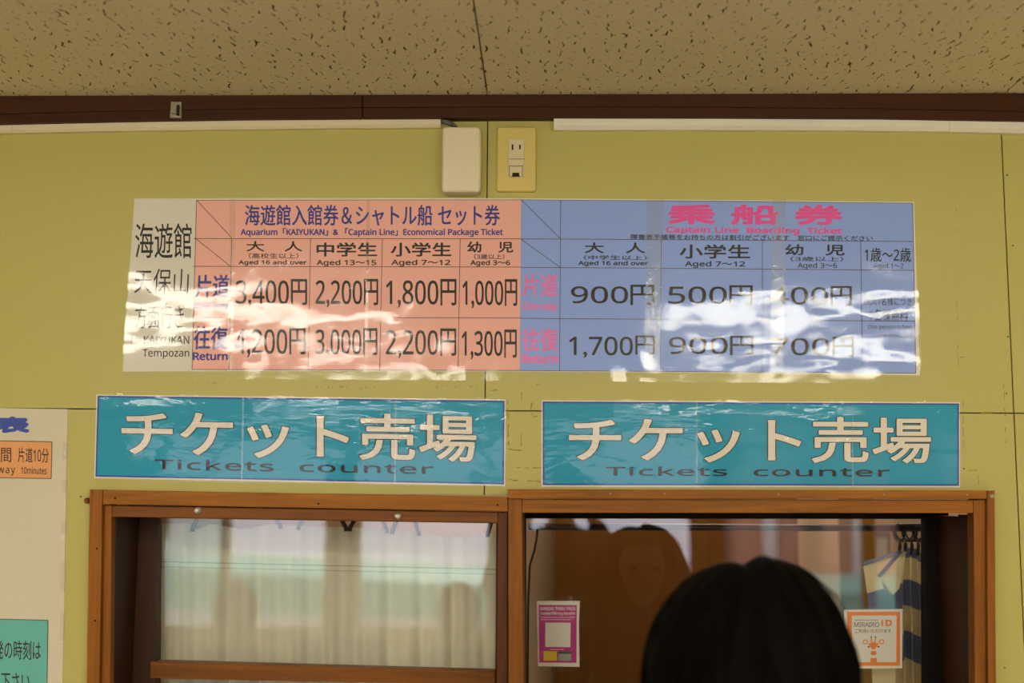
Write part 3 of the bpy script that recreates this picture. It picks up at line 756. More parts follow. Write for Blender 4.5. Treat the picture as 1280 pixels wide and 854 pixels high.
for ya, xe in ((771.8, 718.8), (774.8, 713.6), (812.0, 705)):
    x = 675.8 if ya < 800 else 688
    while x < xe:
        d = random.uniform(1.2, 3.4); patch(bm, [(x, ya - 0.35), (min(x + d, xe), ya - 0.35), (min(x + d, xe), ya + 0.35), (x, ya + 0.35)], YG - 0.0006); x += d + 0.7
obj('white_print', bm, M_paper, t, recalc=False)
bm = bmesh.new(); patch(bm, [(679.6, 814.2), (696, 814.4), (696, 826.2), (679.4, 826)], YG - 0.0006); obj('yellow_box', bm, M_yel, t, recalc=False)
bm = bmesh.new(); patch(bm, [(697.8, 814.4), (714.2, 814.6), (714, 826.4), (697.6, 826.2)], YG - 0.0006); obj('grey_box', bm, M_grn, t, recalc=False)
bm = bmesh.new()
patch(bm, [(697.8, 814.4), (714.2, 814.6), (714.2, 817.6), (697.8, 817.4)], YG - 0.0008)
obj('box_print', bm, M_dgreen, t, recalc=False)
film('laminate_film', [(664, 748), (726.8, 745.2), (727.6, 840), (661.8, 843)], YG - 0.0012, 24, 34, 0.0006, M_film3, t, 8)

t = thing('orange_card', 'square white card with an orange border taped to the window glass', 'card', P(1092, 835, YG))
bm = bmesh.new(); prism(bm, [(1055, 762.4), (1128.3, 761.6), (1127.8, 835.6), (1055.6, 836)], YG, YG + 0.0007); obj('paper_sheet', bm, M_paper, t)
bm = bmesh.new(); o_, i_ = [(1058.8, 765), (1125.2, 764.8), (1124.9, 832.4), (1059, 832.6)], [(1064.8, 769.8), (1120.8, 769.6), (1120.4, 828), (1065, 828.2)]
for k in range(4): patch(bm, [o_[k], o_[(k + 1) % 4], i_[(k + 1) % 4], i_[k]], YG - 0.0004)
def disc(cx, cy, rx, ry, y, n=16, a0=0, hole=None):
    for k in range(n):
        u, v = a0 + 2 * math.pi * k / n, a0 + 2 * math.pi * (k + 1) / n
        if hole:
            patch(bm, [(cx + rx * math.cos(u), cy + ry * math.sin(u)), (cx + rx * math.cos(v), cy + ry * math.sin(v)), (cx + rx * hole * math.cos(v), cy + ry * hole * math.sin(v)), (cx + rx * hole * math.cos(u), cy + ry * hole * math.sin(u))], y)
        else:
            patch(bm, [(cx, cy), (cx + rx * math.cos(u), cy + ry * math.sin(u)), (cx + rx * math.cos(v), cy + ry * math.sin(v))], y)
# ID lettering and the orange giraffe emblem
patch(bm, [(1101.6, 774.8), (1104, 774.8), (1104, 783), (1101.6, 783)], YG - 0.0006)
text(bm, 'D', 1106.8, 774.8, 1115.2, 783, YG - 0.0006, bold=0.84)
disc(1081.6, 802.6, 3.4, 3.2, YG - 0.0006, hole=0.62); disc(1102.0, 802.4, 3.4, 3.2, YG - 0.0006, hole=0.62)
patch(bm, [(1084.6, 804.2), (1088.4, 804.6), (1090, 802.6), (1093.8, 802.6), (1095.6, 804.6), (1099, 804), (1096.2, 808), (1093.4, 812), (1090.4, 812), (1087.4, 808)], YG - 0.0006)
patch(bm, [(1088.4, 797.4), (1089.8, 797.4), (1090.2, 803), (1088.6, 803)], YG - 0.0006); patch(bm, [(1093.6, 797.4), (1095, 797.4), (1094.8, 803), (1093.4, 803)], YG - 0.0006)
disc(1092, 816.6, 3.9, 2.9, YG - 0.0006)
patch(bm, [(1088.2, 822.6), (1096.2, 822.6), (1096.4, 828.6), (1087.8, 828.6)], YG - 0.0006)
obj('orange_print', bm, M_orn, t, recalc=False)
bm = bmesh.new()
text(bm, 'MIRAIRO', 1067.8, 778.0, 1099, 784.0, YG - 0.0006, bold=0.0); text(bm, 'ご利用いただけます', 1069, 786.4, 1114, 791.4, YG - 0.0006)
x = 1067.8
while x < 1098:
    d = random.uniform(1.2, 3); patch(bm, [(x, 774.9), (x + d, 774.9), (x + d, 775.6), (x, 775.6)], YG - 0.0006); x += d + 0.7
disc(1085.8, 808.8, 1.3, 1.0, YG - 0.0006); disc(1098, 808.6, 1.3, 1.0, YG - 0.0006); disc(1089, 796.6, 0.9, 0.9, YG - 0.0006); disc(1094.2, 796.6, 0.9, 0.9, YG - 0.0006)
obj('black_print', bm, M_ink, t, recalc=False)
film('laminate_film', [(1049, 757.4), (1130, 758.6), (1130, 838.6), (1050, 841)], YG - 0.0012, 24, 24, 0.0005, M_film3, t, 21)

# ------------------------------------------------------------------ behind the glass: curtains and office
YC = 0.20
def zt_curtain(px):
    pts = [(150, 655), (198, 655), (236, 654), (246, 662), (262, 655), (305, 662), (338, 655.5), (400, 659), (437, 659), (470, 661), (521, 665), (545, 669), (577, 672), (609, 667), (625, 666), (660, 668)]
    for p, q in zip(pts[:-1], pts[1:]):
        if p[0] <= px <= q[0]: return p[1] + (q[1] - p[1]) * (px - p[0]) / (q[0] - p[0])
t = thing('cafe_curtain', 'sheer white curtain hanging behind the left window glass', 'curtain', P(400, 1040, YC))
def fold(px, v):
    a = 0.5 * math.sin(px * 0.16 + 1.3 * math.sin(px * 0.021)) + 0.35 * math.sin(px * 0.31 + 2) + 0.5 * noise.noise(Vector((px * 0.03, v * 1.2, 4)))
    return 0.012 * a * (0.45 + 0.75 * v)
def cloth(bm, x0, x1, vtop, vbot, nx, nz, dy=0.0):
    g = []
    for j in range(nz + 1):
        v = vtop + (vbot - vtop) * j / nz; row = []
        for i in range(nx + 1):
            px = x0 + (x1 - x0) * i / nx; yt = zt_curtain(px)
            k_ = min(1.0, v / 0.11); yt = yt * (1 - k_) + (655 + (px - 150) * 0.026) * k_; p = P(px, yt + (1040 - yt) * v, YC)
            row.append(bm.verts.new((p.x, YC + dy + fold(px, v), p.z)))
        g.append(row)
    for j in range(nz):
        for i in range(nx): bm.faces.new((g[j][i], g[j][i + 1], g[j + 1][i + 1], g[j + 1][i]))
bm = bmesh.new(); cloth(bm, 152, 655, 0, 1, 320, 40); obj('cloth', bm, M_sheer, t, smooth=True, recalc=False)
bm = bmesh.new(); cloth(bm, 152, 655, 0.118, 0.1215, 320, 1, -0.0008); cloth(bm, 152, 655, 0.135, 0.1375, 320, 1, -0.0008); obj('hem', bm, M_hem, t, smooth=True, recalc=False)
bm = bmesh.new(); tube(bm, [P(120, 640, YC + 0.012), P(655, 647, YC + 0.012)], 0.004, 10)
tag(obj('curtain_rod', bm, M_rod, smooth=True), 'thin dark rod carrying the sheer curtain behind the left window', 'curtain rod')
for k, hx in enumerate((243, 348, 376, 430, 440, 481, 493, 521, 612)):
    hb = bmesh.new(); yt = zt_curtain(hx); s = 1 if k % 2 else -1
    tube(hb, [P(hx - 2 * s, 641.5 + (hx - 120) * 0.013, YC + 0.006), P(hx - 3 * s, 650, YC - 0.002), P(hx + 2 * s, yt, YC - 0.003), P(hx + 3 * s, yt + 5, YC - 0.004)], 0.0042, 8)
    obj('hook', hb, M_rod, t, smooth=True)

YR = 0.28
bm = bmesh.new(); tube(bm, [P(661, 658.4, YR), P(1160, 660.6, YR)], 0.0068, 14)
rod = tag(obj('curtain_rod', bm, M_rod, smooth=True), 'black rod across the top of the clear right-hand window, inside the glass', 'curtain rod')
bm = bmesh.new(); tube(bm, [P(672, 661, YR - 0.01), P(671, 672, YR - 0.01), P(668, 688, YR - 0.012), P(662, 708, YR - 0.012), P(660, 760, YR - 0.012), P(659, 1000, YR - 0.012)], 0.0022, 8)
tag(obj('hanging_cord', bm, M_rod, smooth=True), 'thin dark cord hanging at the left end of the black rod', 'cord')
for k, rx in enumerate((1124, 1130.5, 1137, 1143, 1149, 1154)):
    rb = bmesh.new(); c = P(rx, 666, YR); pts = []
    tilt = (-0.5, 0.35, -0.2, 0.5, -0.35, 0.2)[k]
    for i in range(19):
        a = 2 * math.pi * i / 18
        v = Vector((0, math.cos(a), math.sin(a))) * 0.0165
        v = Matrix.Rotation(0.9 + tilt, 3, 'Z') @ v
        pts.append(c + v)
    tube(rb, pts, 0.0021, 8, cap=False)
    o = tag(obj('curtain_ring', rb, M_rod, smooth=True), 'black ring on the rod above the striped curtain, one of six bunched together', 'curtain ring', 'rings of the striped curtain')
t = thing('striped_curtain', 'cream and slate blue striped curtain gathered at right behind the glass', 'curtain', P(1138, 1040, YR))
bm = bmesh.new()
rows = [(688, 1), (700, 0), (710, 0), (728, 1), (745, 1), (761, 0), (777, 0), (793, 1), (810, 1), (827, 0), (846, 0), (862, 1), (896, 0), (930, 1), (964, 0), (998, 1), (1036, 1)]
g = []
nx = 90
for (py, c_) in rows:
    row = []
    for i in range(nx + 1):
        u = i / nx; spread = min(1, (py - 688) / 60)
        px = 1122 - 6 * spread + (36 + 10 * spread) * u + 0.02 * (py - 690)
        yy = py + 3.0 * math.sin(u * 9 + py * 0.01) + (1 - u) * -1.5
        p = P(px, yy, YR)
        row.append(bm.verts.new((p.x, YR + 0.016 * math.sin(u * 27 + 0.4 * math.sin(py * 0.02)) * (0.5 + 0.5 * spread), p.z)))
    g.append(row)
for j in range(len(rows) - 1):
    for i in range(nx):
        bm.faces.new((g[j][i], g[j][i + 1], g[j + 1][i + 1], g[j + 1][i])).material_index = rows[j][1]
# the front edge of the cloth folded back in a fan towards the left
def fan(pts, mi, d=0.0):
    vs = [bm.verts.new(P(a, b, YR - 0.022 + d + 0.0012 * k)) for k, (a, b) in enumerate(pts)]
    bm.faces.new(vs).material_index = mi
fan([(1127, 688), (1080, 702), (1079, 708), (1118, 695)], 1)
fan([(1118, 695), (1079, 708), (1081, 722), (1096, 720)], 0)
fan([(1130, 689), (1118, 695), (1096, 720), (1100, 723)], 1)
fan([(1133, 690), (1130, 689), (1100, 723), (1116, 744), (1124, 736)], 0)
fan([(1101, 723), (1096, 719), (1081, 721), (1084, 743), (1105, 736)], 0, 0.002)
fan([(1104, 736), (1084, 742), (1086, 764), (1118, 764), (1116, 744)], 1, 0.004)
fan([(1118, 763), (1088, 763), (1090, 840), (1096, 1020), (1122, 1020)], 0, 0.006)
bmesh.ops.subdivide_edges(bm, edges=bm.edges[:], cuts=0)
obj('cloth', bm, [M_ccream, M_cblue], t, smooth=True, recalc=False)
for hx in (1124, 1131, 1139, 1147, 1153):
    hb = bmesh.new(); tube(hb, [P(hx, 675, YR), P(hx + 1, 682, YR - 0.006), P(hx, 694, YR - 0.018)], [0.002, 0.0034, 0.003], 8); obj('clip', hb, M_rod, t, smooth=True)

# office furniture
YD2 = 1.55
t = thing('office_door', 'brown wooden door standing behind the clear right-hand window', 'door', (P(790, 800, YD2).x, YD2 + 0.1, 0))
xa, xb = P(692, 760, YD2).x, P(1000, 760, YD2).x
bm = bmesh.new(); box(bm, xa + 0.045, xb - 0.045, YD2 + 0.03, YD2 + 0.08, 0.0, 2.16); obj('leaf', bm, M_oback, t)
bm = bmesh.new(); box(bm, xa, xa + 0.045, YD2, YO, 0, 2.2); box(bm, xb - 0.045, xb, YD2, YO, 0, 2.2); box(bm, xa + 0.045, xb - 0.045, YD2, YO, 2.16, 2.2); obj('door_frame', bm, M_oback, t)
bm = bmesh.new(); lathe(bm, (xb - 0.12, YD2 + 0.03, 0.98), [(0.0, 0.03), (-0.01, 0.03), (-0.012, 0.012), (-0.04, 0.012), (-0.045, 0.026), (-0.07, 0.022), (-0.075, 0.008)]); obj('door_knob', bm, M_chrome, t, smooth=True)
bm = bmesh.new(); xo = P(1082, 700, 1.5).x; box(bm, xo - 0.018, xo + 0.018, 1.45, YO, 0, ZC - 0.001)
tag(obj('wooden_post', bm, M_ogold), 'narrow ochre wooden post between the door and striped curtain inside the office', 'post')
t = thing('framed_panel', 'small pale framed notice on the office wall beside the ochre post', 'panel', P(1093, 700, 1.74))  # pale framed panel standing in for an unidentified pale shape
bm = bmesh.new(); prism(bm, [(1084, 668), (1110, 670), (1110, 716), (1084, 716)], 1.735, YO); obj('sheet', bm, M_paper, t)
bm = bmesh.new()
prism(bm, [(1082, 664), (1112, 666), (1112, 670), (1082, 668)], 1.725, YO); prism(bm, [(1082, 668), (1084, 668), (1084, 718), (1082, 718)], 1.725, YO); prism(bm, [(1110, 670), (1112, 670), (1112, 718), (1110, 718)], 1.725, YO); prism(bm, [(1084, 716), (1110, 716), (1110, 718), (1084, 718)], 1.725, YO)
obj('frame', bm, M_cable, t)
# ------------------------------------------------------------------ ceiling lamps of the waiting room
def ceiling_lamp(x, y, label, mt=None):
    mt = mt or M_tube
    t = thing('ceiling_lamp', label, 'lamp', (x, y, ZC), group='fluorescent ceiling lamps')
    b = bmesh.new(); box(b, x - 0.63, x + 0.63, y - 0.12, y + 0.12, ZC - 0.025, ZC - 0.001); obj('housing', b, M_ductw, t)
    b = bmesh.new(); box(b, x - 0.60, x + 0.60, y - 0.10, y + 0.10, ZC - 0.090, ZC - 0.025)
    bmesh.ops.bevel(b, geom=b.edges[:], offset=0.012, segments=3, affect='EDGES'); obj('diffuser', b, mt, t)
    for e in (-0.615, 0.615):
        b = bmesh.new(); box(b, x + e - 0.014, x + e + 0.014, y - 0.11, y + 0.11, ZC - 0.096, ZC - 0.025); obj('end_cap', b, M_ductw, t)
ceiling_lamp(-1.12, -2.3, 'white box fluorescent ceiling lamp, front row left')
ceiling_lamp(1.0, -2.3, 'white box fluorescent ceiling lamp, front row right')
ceiling_lamp(-0.95, -4.4, 'white box fluorescent ceiling lamp, rear row left')
ceiling_lamp(0.95, -4.4, 'white box fluorescent ceiling lamp, rear row right')

ceiling_lamp(0.5, 0.95, 'added unseen ceiling lamp brightening the office behind the counter', emit('added_office_fill', (1.0, 0.85, 0.6), 20.0))  # unseen lamp added to lift the dark office behind the glass

# ------------------------------------------------------------------ outside the glazed front
bm = bmesh.new(); box(bm, -14, 14, -24, YB - 0.1, -0.3, -0.02)
tag(obj('quay', bm, M_ground), 'grey concrete quay outside the glazed front of the waiting room', 'quay')['kind'] = 'structure'
t = thing('ferry', 'white and teal sightseeing boat moored beyond the quay', 'boat', (0, -13, 0))
def hull_band(f0, f1, name, m, parent):
    bm = bmesh.new(); g = []
    xs_ = [-7.5, -6.5, -5, -3.5, -2, -0.5, 1, 2.5, 4, 5.5, 6.5, 7.0]
    for f in (f0, (f0 + f1) / 2, f1):
        ring = []
        for s in (1, -1):
            for x in (xs_ if s > 0 else xs_[::-1]):
                wd = 1.7 * math.sqrt(max(0.0, 1 - (abs(x + 0.25) / 7.3) ** 3)) + 0.02
                zt_ = 0.80 - 0.058 * (x + 4) + 0.004 * (x + 4) ** 2
                ring.append(bm.verts.new((x, -13 + s * wd * (0.86 + 0.14 * f), -0.02 + (zt_ + 0.02) * f)))
        g.append(ring)
    n_ = len(g[0])
    for j in range(2):
        for i in range(n_): bm.faces.new((g[j][i], g[j][(i + 1) % n_], g[j + 1][(i + 1) % n_], g[j + 1][i]))
    bm.faces.new(g[0][::-1]); bm.faces.new(g[-1])
    return obj(name, bm, m, parent)
hull_band(0.0, 0.42, 'lower_hull', M_cabin, t); hull_band(0.42, 1.0, 'upper_hull', M_hull, t)
bm = bmesh.new(); box(bm, -6.2, -4.2, -13.8, -12.2, 0.7, 1.6); bmesh.ops.bevel(bm, geom=bm.edges[:], offset=0.15, segments=3, affect='EDGES'); obj('cabin', bm, M_cabin, t)
bm = bmesh.new(); box(bm, -5.9, -4.5, -12.21, -12.19, 1.1, 1.4); obj('cabin_window', bm, M_black, t)
t = thing('quay_warehouse', 'long pink tan warehouse with upright piers across the quay', 'building', (5, -19, 0))
bm = bmesh.new(); box(bm, 2.5, 7.5, -19, -17, -0.02, 5.0); obj('wall', bm, M_pinkb, t)
for k in range(7):
    bm = bmesh.new(); box(bm, 2.7 + k * 0.7, 2.9 + k * 0.7, -17, -16.85, -0.02, 5.0); obj('pier', bm, M_cabin if k % 2 else M_cable, t)

# ------------------------------------------------------------------ people
def skin_mesh(verts, edges, radii, root=0, sub=2):
    me = bpy.data.meshes.new('s'); me.from_pydata(verts, edges, []); o = bpy.data.objects.new('s', me); C.objects.link(o)
    o.modifiers.new('k', 'SKIN'); sv = me.skin_vertices[0].data
    for i, r in enumerate(radii):
        sv[i].radius = r if isinstance(r, tuple) else (r, r)
        sv[i].use_root = (i == root)
    m = o.modifiers.new('b', 'SUBSURF'); m.levels = sub; m.render_levels = sub
    dg = bpy.context.evaluated_depsgraph_get(); dg.update()
    r = bpy.data.meshes.new_from_object(o.evaluated_get(dg))
    bpy.data.objects.remove(o); bpy.data.meshes.remove(me)
    return r

class Chain:
    def __init__(s): s.v = []; s.e = []; s.r = []
    def add(s, p, r, prev=None):
        s.v.append(tuple(p)); s.r.append(r)
        if prev is not None: s.e.append((prev, len(s.v) - 1))
        return len(s.v) - 1
    def run(s, pts, prev):
        for p, r in pts: prev = s.add(p, r, prev)
        return prev

def ellipsoid(bm, c, rx, ry, rz, seg=24, rg=16):
    r = bmesh.ops.create_uvsphere(bm, u_segments=seg, v_segments=rg, radius=1.0)
    for v in r['verts']: v.co = Vector((c[0] + v.co.x * rx, c[1] + v.co.y * ry, c[2] + v.co.z * rz))
    return r['verts']

def person(name, label, base, h, face, top_mat, arms='down', hair=None, hands_at=None, hair_long=0.0):
    """standing figure; local frame: looks along +y, feet at z = 0; face = turn about z"""
    k = h / 1.60
    H = lambda x, y, z: (x * k, y * k, z * k)
    def arm_pts(s):
        if arms == 'down':
            return [((s * 0.165, 0, 1.30), .05), ((s * 0.205, -0.01, 1.17), .042), ((s * 0.225, -0.02, 1.04), .036), ((s * 0.225, 0.02, 0.93), .031), ((s * 0.215, 0.06, 0.815), .024)], (s * 0.212, 0.075, 0.765), Vector((0, 0.25, -1))
        if arms == 'counter':
            return [((s * 0.165, 0, 1.30), .05), ((s * 0.20, 0.03, 1.17), .042), ((s * 0.215, 0.07, 1.06), .036), ((s * 0.17, 0.20, 1.02), .031), ((s * 0.13, 0.32, 1.035), .024)], (s * 0.12, 0.37, 1.03), Vector((-s * 0.2, 1, -0.1))
        return [((s * 0.165, 0, 1.30), .05), ((s * 0.22, 0.05, 1.20), .042), ((s * 0.235, 0.10, 1.12), .036), ((s * 0.18, 0.17, 1.25), .031), ((s * 0.115, 0.215, 1.385), .024)], (s * 0.095, 0.225, 1.435), Vector((-s * 0.25, 0.15, 1))
    root = thing(name, label, 'person', base)
    # --- body: trunk, limbs, hands with five fingers, head with face; fused by a voxel remesh
    ch = Chain()
    pel = ch.add(H(0, 0, 0.84), (0.135 * k, 0.10 * k))
    ch.run([(H(0, 0.005, 0.97), (0.115 * k, 0.085 * k)), (H(0, 0.0, 1.12), (0.125 * k, 0.09 * k)), (H(0, -0.005, 1.24), (0.135 * k, 0.085 * k)), (H(0, -0.008, 1.315), (0.09 * k, 0.065 * k)), (H(0, 0.0, 1.375), (0.048 * k, 0.05 * k)), (H(0, 0.015, 1.43), (0.046 * k, 0.05 * k))], pel)
    chest = 3
    for s in (-1, 1):
        a, hand, fd = arm_pts(s)
        sh_ = ch.add(H(s * 0.10, 0, 1.295), 0.06 * k, chest)
        w_ = ch.run([(H(*p), r * k) for p, r in a], sh_)
        palm = ch.add(H(*hand), (0.030 * k, 0.016 * k), w_)
        fd = fd.normalized(); side = fd.cross(Vector((0, 1, 0)) if abs(fd.y) < 0.8 else Vector((0, 0, 1))).normalized(); nrm = side.cross(fd)
        for q, (off, ln) in enumerate(((-0.026, 0.060), (-0.009, 0.070), (0.009, 0.066), (0.026, 0.052))):
            b0 = Vector(hand) + fd * 0.035 + side * off; curl = nrm * (0.018 if arms != 'down' else 0.010) * s
            p1 = b0 + fd * ln * 0.45; p2 = p1 + (fd * 0.35 + nrm * 0.25 * s).normalized() * ln * 0.5
            kn = ch.add(H(*b0), 0.0098 * k, palm); ch.run([(H(*p1), 0.0088 * k), (H(*p2), 0.0075 * k)], kn)
        b0 = Vector(hand) + side * (-0.034 * s) ; p1 = b0 + (fd * 0.6 - side * 0.6 * s).normalized() * 0.032; p2 = p1 + fd * 0.026
        ch.run([(H(*b0), 0.012 * k), (H(*p1), 0.0105 * k), (H(*p2), 0.009 * k)], palm)
        ch.run([(H(s * 0.085, 0, 0.76), 0.082 * k), (H(s * 0.09, 0.01, 0.60), 0.066 * k), (H(s * 0.09, 0.012, 0.44), 0.050 * k), (H(s * 0.09, -0.008, 0.30), 0.047 * k), (H(s * 0.09, -0.015, 0.10), 0.032 * k), (H(s * 0.09, 0.0, 0.045), 0.034 * k), (H(s * 0.095, 0.07, 0.03), 0.032 * k), (H(s * 0.095, 0.13, 0.022), 0.022 * k)], pel)
    bme = skin_mesh(ch.v, ch.e, ch.r)
    bm = bmesh.new(); bm.from_mesh(bme); bpy.data.meshes.remove(bme)
    hc = Vector((0, 0.03, 1.49))
    for v in ellipsoid(bm, hc * k, 0.072 * k, 0.092 * k, 0.107 * k):
        d = v.co / k - hc
        if d.z < 0: v.co.x *= 1 - 0.9 * abs(d.z) ** 1.0 * 3.0 * 0.9
        if d.y > 0.07: v.co.y -= 0.006 * k
    ellipsoid(bm, Vector((0, 0.123, 1.475)) * k, 0.013 * k, 0.018 * k, 0.022 * k, 10, 8)
    ellipsoid(bm, Vector((0, 0.112, 1.432)) * k, 0.022 * k, 0.010 * k, 0.009 * k, 10, 8)
    for s in (-1, 1):
        ellipsoid(bm, Vector((s * 0.073, 0.022, 1.482)) * k, 0.009 * k, 0.018 * k, 0.030 * k, 10, 8)
    me = bpy.data.meshes.new('b'); bm.to_mesh(me); bm.free()
    o = bpy.data.objects.new('b', me); C.objects.link(o)
    rm = o.modifiers.new('r', 'REMESH'); rm.mode = 'VOXEL'; rm.voxel_size = 0.0075 * k
    sm = o.modifiers.new('s', 'SMOOTH'); sm.iterations = 2; sm.factor = 0.4
    dg = bpy.context.evaluated_depsgraph_get(); dg.update()
    fin = bpy.data.meshes.new_from_object(o.evaluated_get(dg)); bpy.data.objects.remove(o)
    T = Matrix.Translation(base) @ Matrix.Rotation(face, 4, 'Z')
    def put(nm, mesh, m, smooth=True):
        mesh.transform(T); mesh.materials.clear(); return link(nm, mesh, m, root, smooth)
    put('body', fin, M_skin)
    for s in (-1, 1):
        b = bmesh.new(); ellipsoid(b, Vector((s * 0.031, 0.112, 1.498)) * k, 0.012 * k, 0.007 * k, 0.006 * k, 12, 8); m_ = bpy.data.meshes.new('e'); b.to_mesh(m_); b.free(); put('eye', m_, M_ink)
    # --- clothes
    c2 = Chain(); p0 = c2.add(H(0, 0.0, 0.78), (0.155 * k, 0.122 * k))
    c2.run([(H(0, 0.005, 0.95), (0.140 * k, 0.108 * k)), (H(0, 0, 1.12), (0.142 * k, 0.107 * k)), (H(0, -0.005, 1.24), (0.150 * k, 0.102 * k)), (H(0, -0.008, 1.32), (0.098 * k, 0.076 * k)), (H(0, -0.002, 1.365), (0.060 * k, 0.062 * k))], p0)
    for s in (-1, 1):
        a, hand, fd = arm_pts(s); sh_ = c2.add(H(s * 0.10, 0, 1.295), 0.074 * k, 3)
        c2.run([(H(*p), (r + 0.013) * k) for p, r in a], sh_)
    put('jacket', skin_mesh(c2.v, c2.e, c2.r), top_mat)
    c3 = Chain(); p0 = c3.add(H(0, 0, 0.86), (0.150 * k, 0.115 * k)); p1 = c3.add(H(0, 0, 0.80), (0.15 * k, 0.118 * k), p0)
    for s in (-1, 1):
        c3.run([(H(s * 0.088, 0, 0.74), 0.093 * k), (H(s * 0.09, 0.01, 0.58), 0.078 * k), (H(s * 0.09, 0.012, 0.42), 0.066 * k), (H(s * 0.09, -0.005, 0.26), 0.062 * k), (H(s * 0.09, -0.010, 0.085), 0.056 * k)], p1)
    put('trousers', skin_mesh(c3.v, c3.e, c3.r), M_trouser)
    for s in (-1, 1):
        c4 = Chain(); q = c4.add(H(s * 0.09, -0.04, 0.042), 0.042 * k); c4.run([(H(s * 0.092, 0.03, 0.045), 0.045 * k), (H(s * 0.096, 0.10, 0.036), 0.038 * k), (H(s * 0.096, 0.15, 0.03), 0.03 * k)], q)
        m_ = skin_mesh(c4.v, c4.e, c4.r)
        zmin = min(v.co.z for v in m_.vertices)
        for v in m_.vertices: v.co.z = max(0.0, v.co.z - max(0, zmin)) if v.co.z > 0 else 0.0
        put('shoe', m_, M_shoe)
    # --- hair
    if hair is None:
        b = bmesh.new(); vs = ellipsoid(b, (hc + Vector((0, -0.012, 0.018))) * k, 0.088 * k, 0.105 * k, 0.112 * k, 40, 28)
        dead = [v for v in vs if (v.co.y / k > 0.085 and v.co.z / k < 1.545) or v.co.z / k < 1.40 - hair_long]
        bmesh.ops.delete(b, geom=dead, context='VERTS')
        for v in b.verts:
            v.co += Vector((0, 0, 0.004 * k * noise.noise(v.co * 60)))
        m_ = bpy.data.meshes.new('h'); b.to_mesh(m_); b.free(); put('hair', m_, M_hair)
    return root

# the customer at the right-hand window, seen from behind
YH = -0.66
ctr = P(938, 770, YH)
top = P(955, 697, YH).z
cust_h = top - 0.012
cu_ = person('person', 'person with short dark hair seen from behind at the right-hand window', Vector((ctr.x, YH - 0.03, 0)), cust_h, -0.05, M_jacket, 'counter', hair=True)
sil_px = [(697.5, 14, 24), (699, 26, 34), (702, 40, 48), (707, 54, 59), (714, 68, 69), (724, 81, 79), (740, 95, 95), (760, 110, 107), (785, 123, 117), (808, 129, 126), (830, 133, 131), (855, 135, 131), (890, 134, 130), (940, 130, 127), (990, 120, 118), (1030, 100, 100), (1045, 84, 84)]
b = bmesh.new(); g = []; SEG = 120
for (py, lw, rw) in sil_px:
    c = P(938, py, YH); sc = (P(939, py, YH) - c).x; row = []
    for i in range(SEG):
        a = 2 * math.pi * i / SEG; wd = (rw if math.cos(a) > 0 else lw) * sc
        grv = 1 + 0.045 * noise.noise(Vector((math.cos(a) * 5, math.sin(a) * 5, py * 0.02))) + 0.009 * noise.noise(Vector((math.cos(a) * 30, math.sin(a) * 30, py * 0.01)))
        y = math.sin(a) * wd * 1.12 * grv
        x = math.cos(a) * wd * grv
        if py > 745 and y > 0: y = min(y, 0.045)          # open towards the face
        row.append(b.verts.new((c.x + x, YH - 0.0 + y, c.z)))
    g.append(row)
for j in range(len(g) - 1):
    for i in range(SEG): b.faces.new((g[j][i], g[j][(i + 1) % SEG], g[j + 1][(i + 1) % SEG], g[j + 1][i]))
cap = b.verts.new(Vector(sum((v.co for v in g[0]), Vector())) / SEG + Vector((0, 0, 0.001)))
for i in range(SEG): b.faces.new((cap, g[0][(i + 1) % SEG], g[0][i]))
bmesh.ops.subdivide_edges(b, edges=b.edges[:], cuts=1, use_grid_fill=True)
bmesh.ops.smooth_vert(b, verts=b.verts[:], factor=0.5, use_axis_x=True, use_axis_y=True, use_axis_z=True)
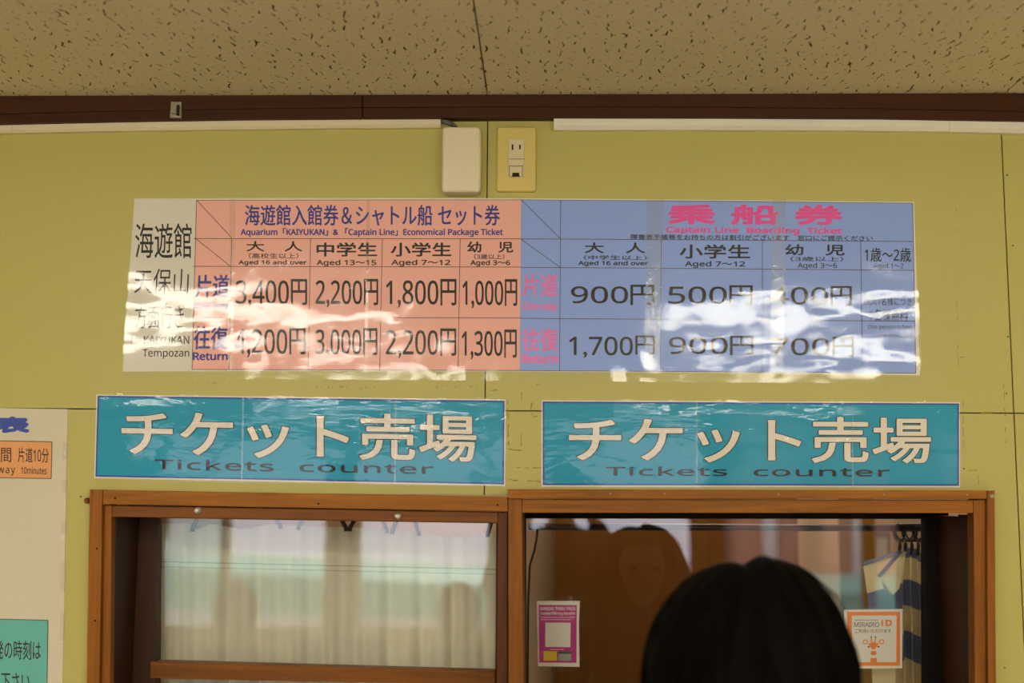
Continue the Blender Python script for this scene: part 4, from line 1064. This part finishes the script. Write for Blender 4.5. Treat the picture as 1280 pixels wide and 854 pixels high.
# loose strands lying over the mass of hair, a few standing off it
for k in range(520):
    a = random.uniform(0, 2 * math.pi); fly = random.random() < 0.06
    pts = []; off = random.uniform(0.0, 0.0035) if not fly else random.uniform(0.003, 0.012); a2 = a + random.uniform(-0.12, 0.12)
    j0 = random.choice((0, 0, 1, 2, 3)); j1 = random.choice((8, 9, 10, 11, 12, 13, 14))
    for j in range(j0, j1):
        py, lw, rw = sil_px[j]; c = P(938, py, YH); sc = (P(939, py, YH) - c).x; t_ = (j - j0) / (j1 - j0); aa = a + (a2 - a) * t_
        wd = (rw if math.cos(aa) > 0 else lw) * sc + off * (0.3 + t_) - 0.002
        y = math.sin(aa) * wd * 1.12
        if py > 745 and y > 0.03: break
        pts.append((c.x + math.cos(aa) * wd, YH + y, c.z - (0.008 if j == 0 else 0.002)))
    if len(pts) > 2: tube(b, pts, [0.0011] * (len(pts) - 1) + [0.0003], 4, cap=False)
xn = P(933, 703, YH).x
for v in b.verts:                                       # parting on the crown
    if v.co.z > top - 0.04: v.co.z -= 0.009 * math.exp(-((v.co.x - xn) / 0.012) ** 2) * max(0, 1 - (top - v.co.z) / 0.04)
    if v.co.z > top - 0.06: v.co.z -= 0.004 * max(0.0, min(1.0, (xn - v.co.x) / 0.02)) - 0.002 * math.exp(-((v.co.x - xn - 0.022) / 0.012) ** 2)
obj('hair', b, M_hair, cu_, smooth=True)

# others in the waiting room, met only as reflections in the glass
ph = person('person', 'person in a brown coat holding a camera, reflected beside the customer in the right window', Vector((0.06, -2.47, 0)), 1.80, 0.03, M_coat, 'up')
t = thing('camera_body', 'black camera held up by the person in the brown coat', 'camera', (0.06, -2.24, 1.58))
bm = bmesh.new()
box(bm, -0.002, 0.122, -2.295, -2.245, 1.585, 1.675); box(bm, 0.038, 0.082, -2.295, -2.248, 1.675, 1.70)
bmesh.ops.bevel(bm, geom=bm.edges[:], offset=0.006, segments=3, affect='EDGES'); obj('housing', bm, M_cambody, t)
bm = bmesh.new(); lathe(bm, (0.06, -2.246, 1.628), [(0, 0.03), (0.008, 0.031), (0.035, 0.028), (0.036, 0.022)], 28); obj('lens', bm, M_cambody, t, smooth=True)
for (px, lab, hh, mm, yy) in ((300, 'person in navy reflected in the curtained window, leftmost of the three standing there', 1.34, M_jacket, -1.75), (430, 'person in brown reflected in the curtained window, middle of the three standing there', 1.31, M_coat, -2.35), (576, 'person in navy reflected in the curtained window, rightmost of the three standing there', 1.34, M_jacket, -1.80)):
    path = 2.17 + 0.13 + (0.13 - yy)
    person('person', lab, Vector(((px - 684) / F_PX * path, yy, 0)), hh, 0.0, mm, 'down', hair_long=0.02)
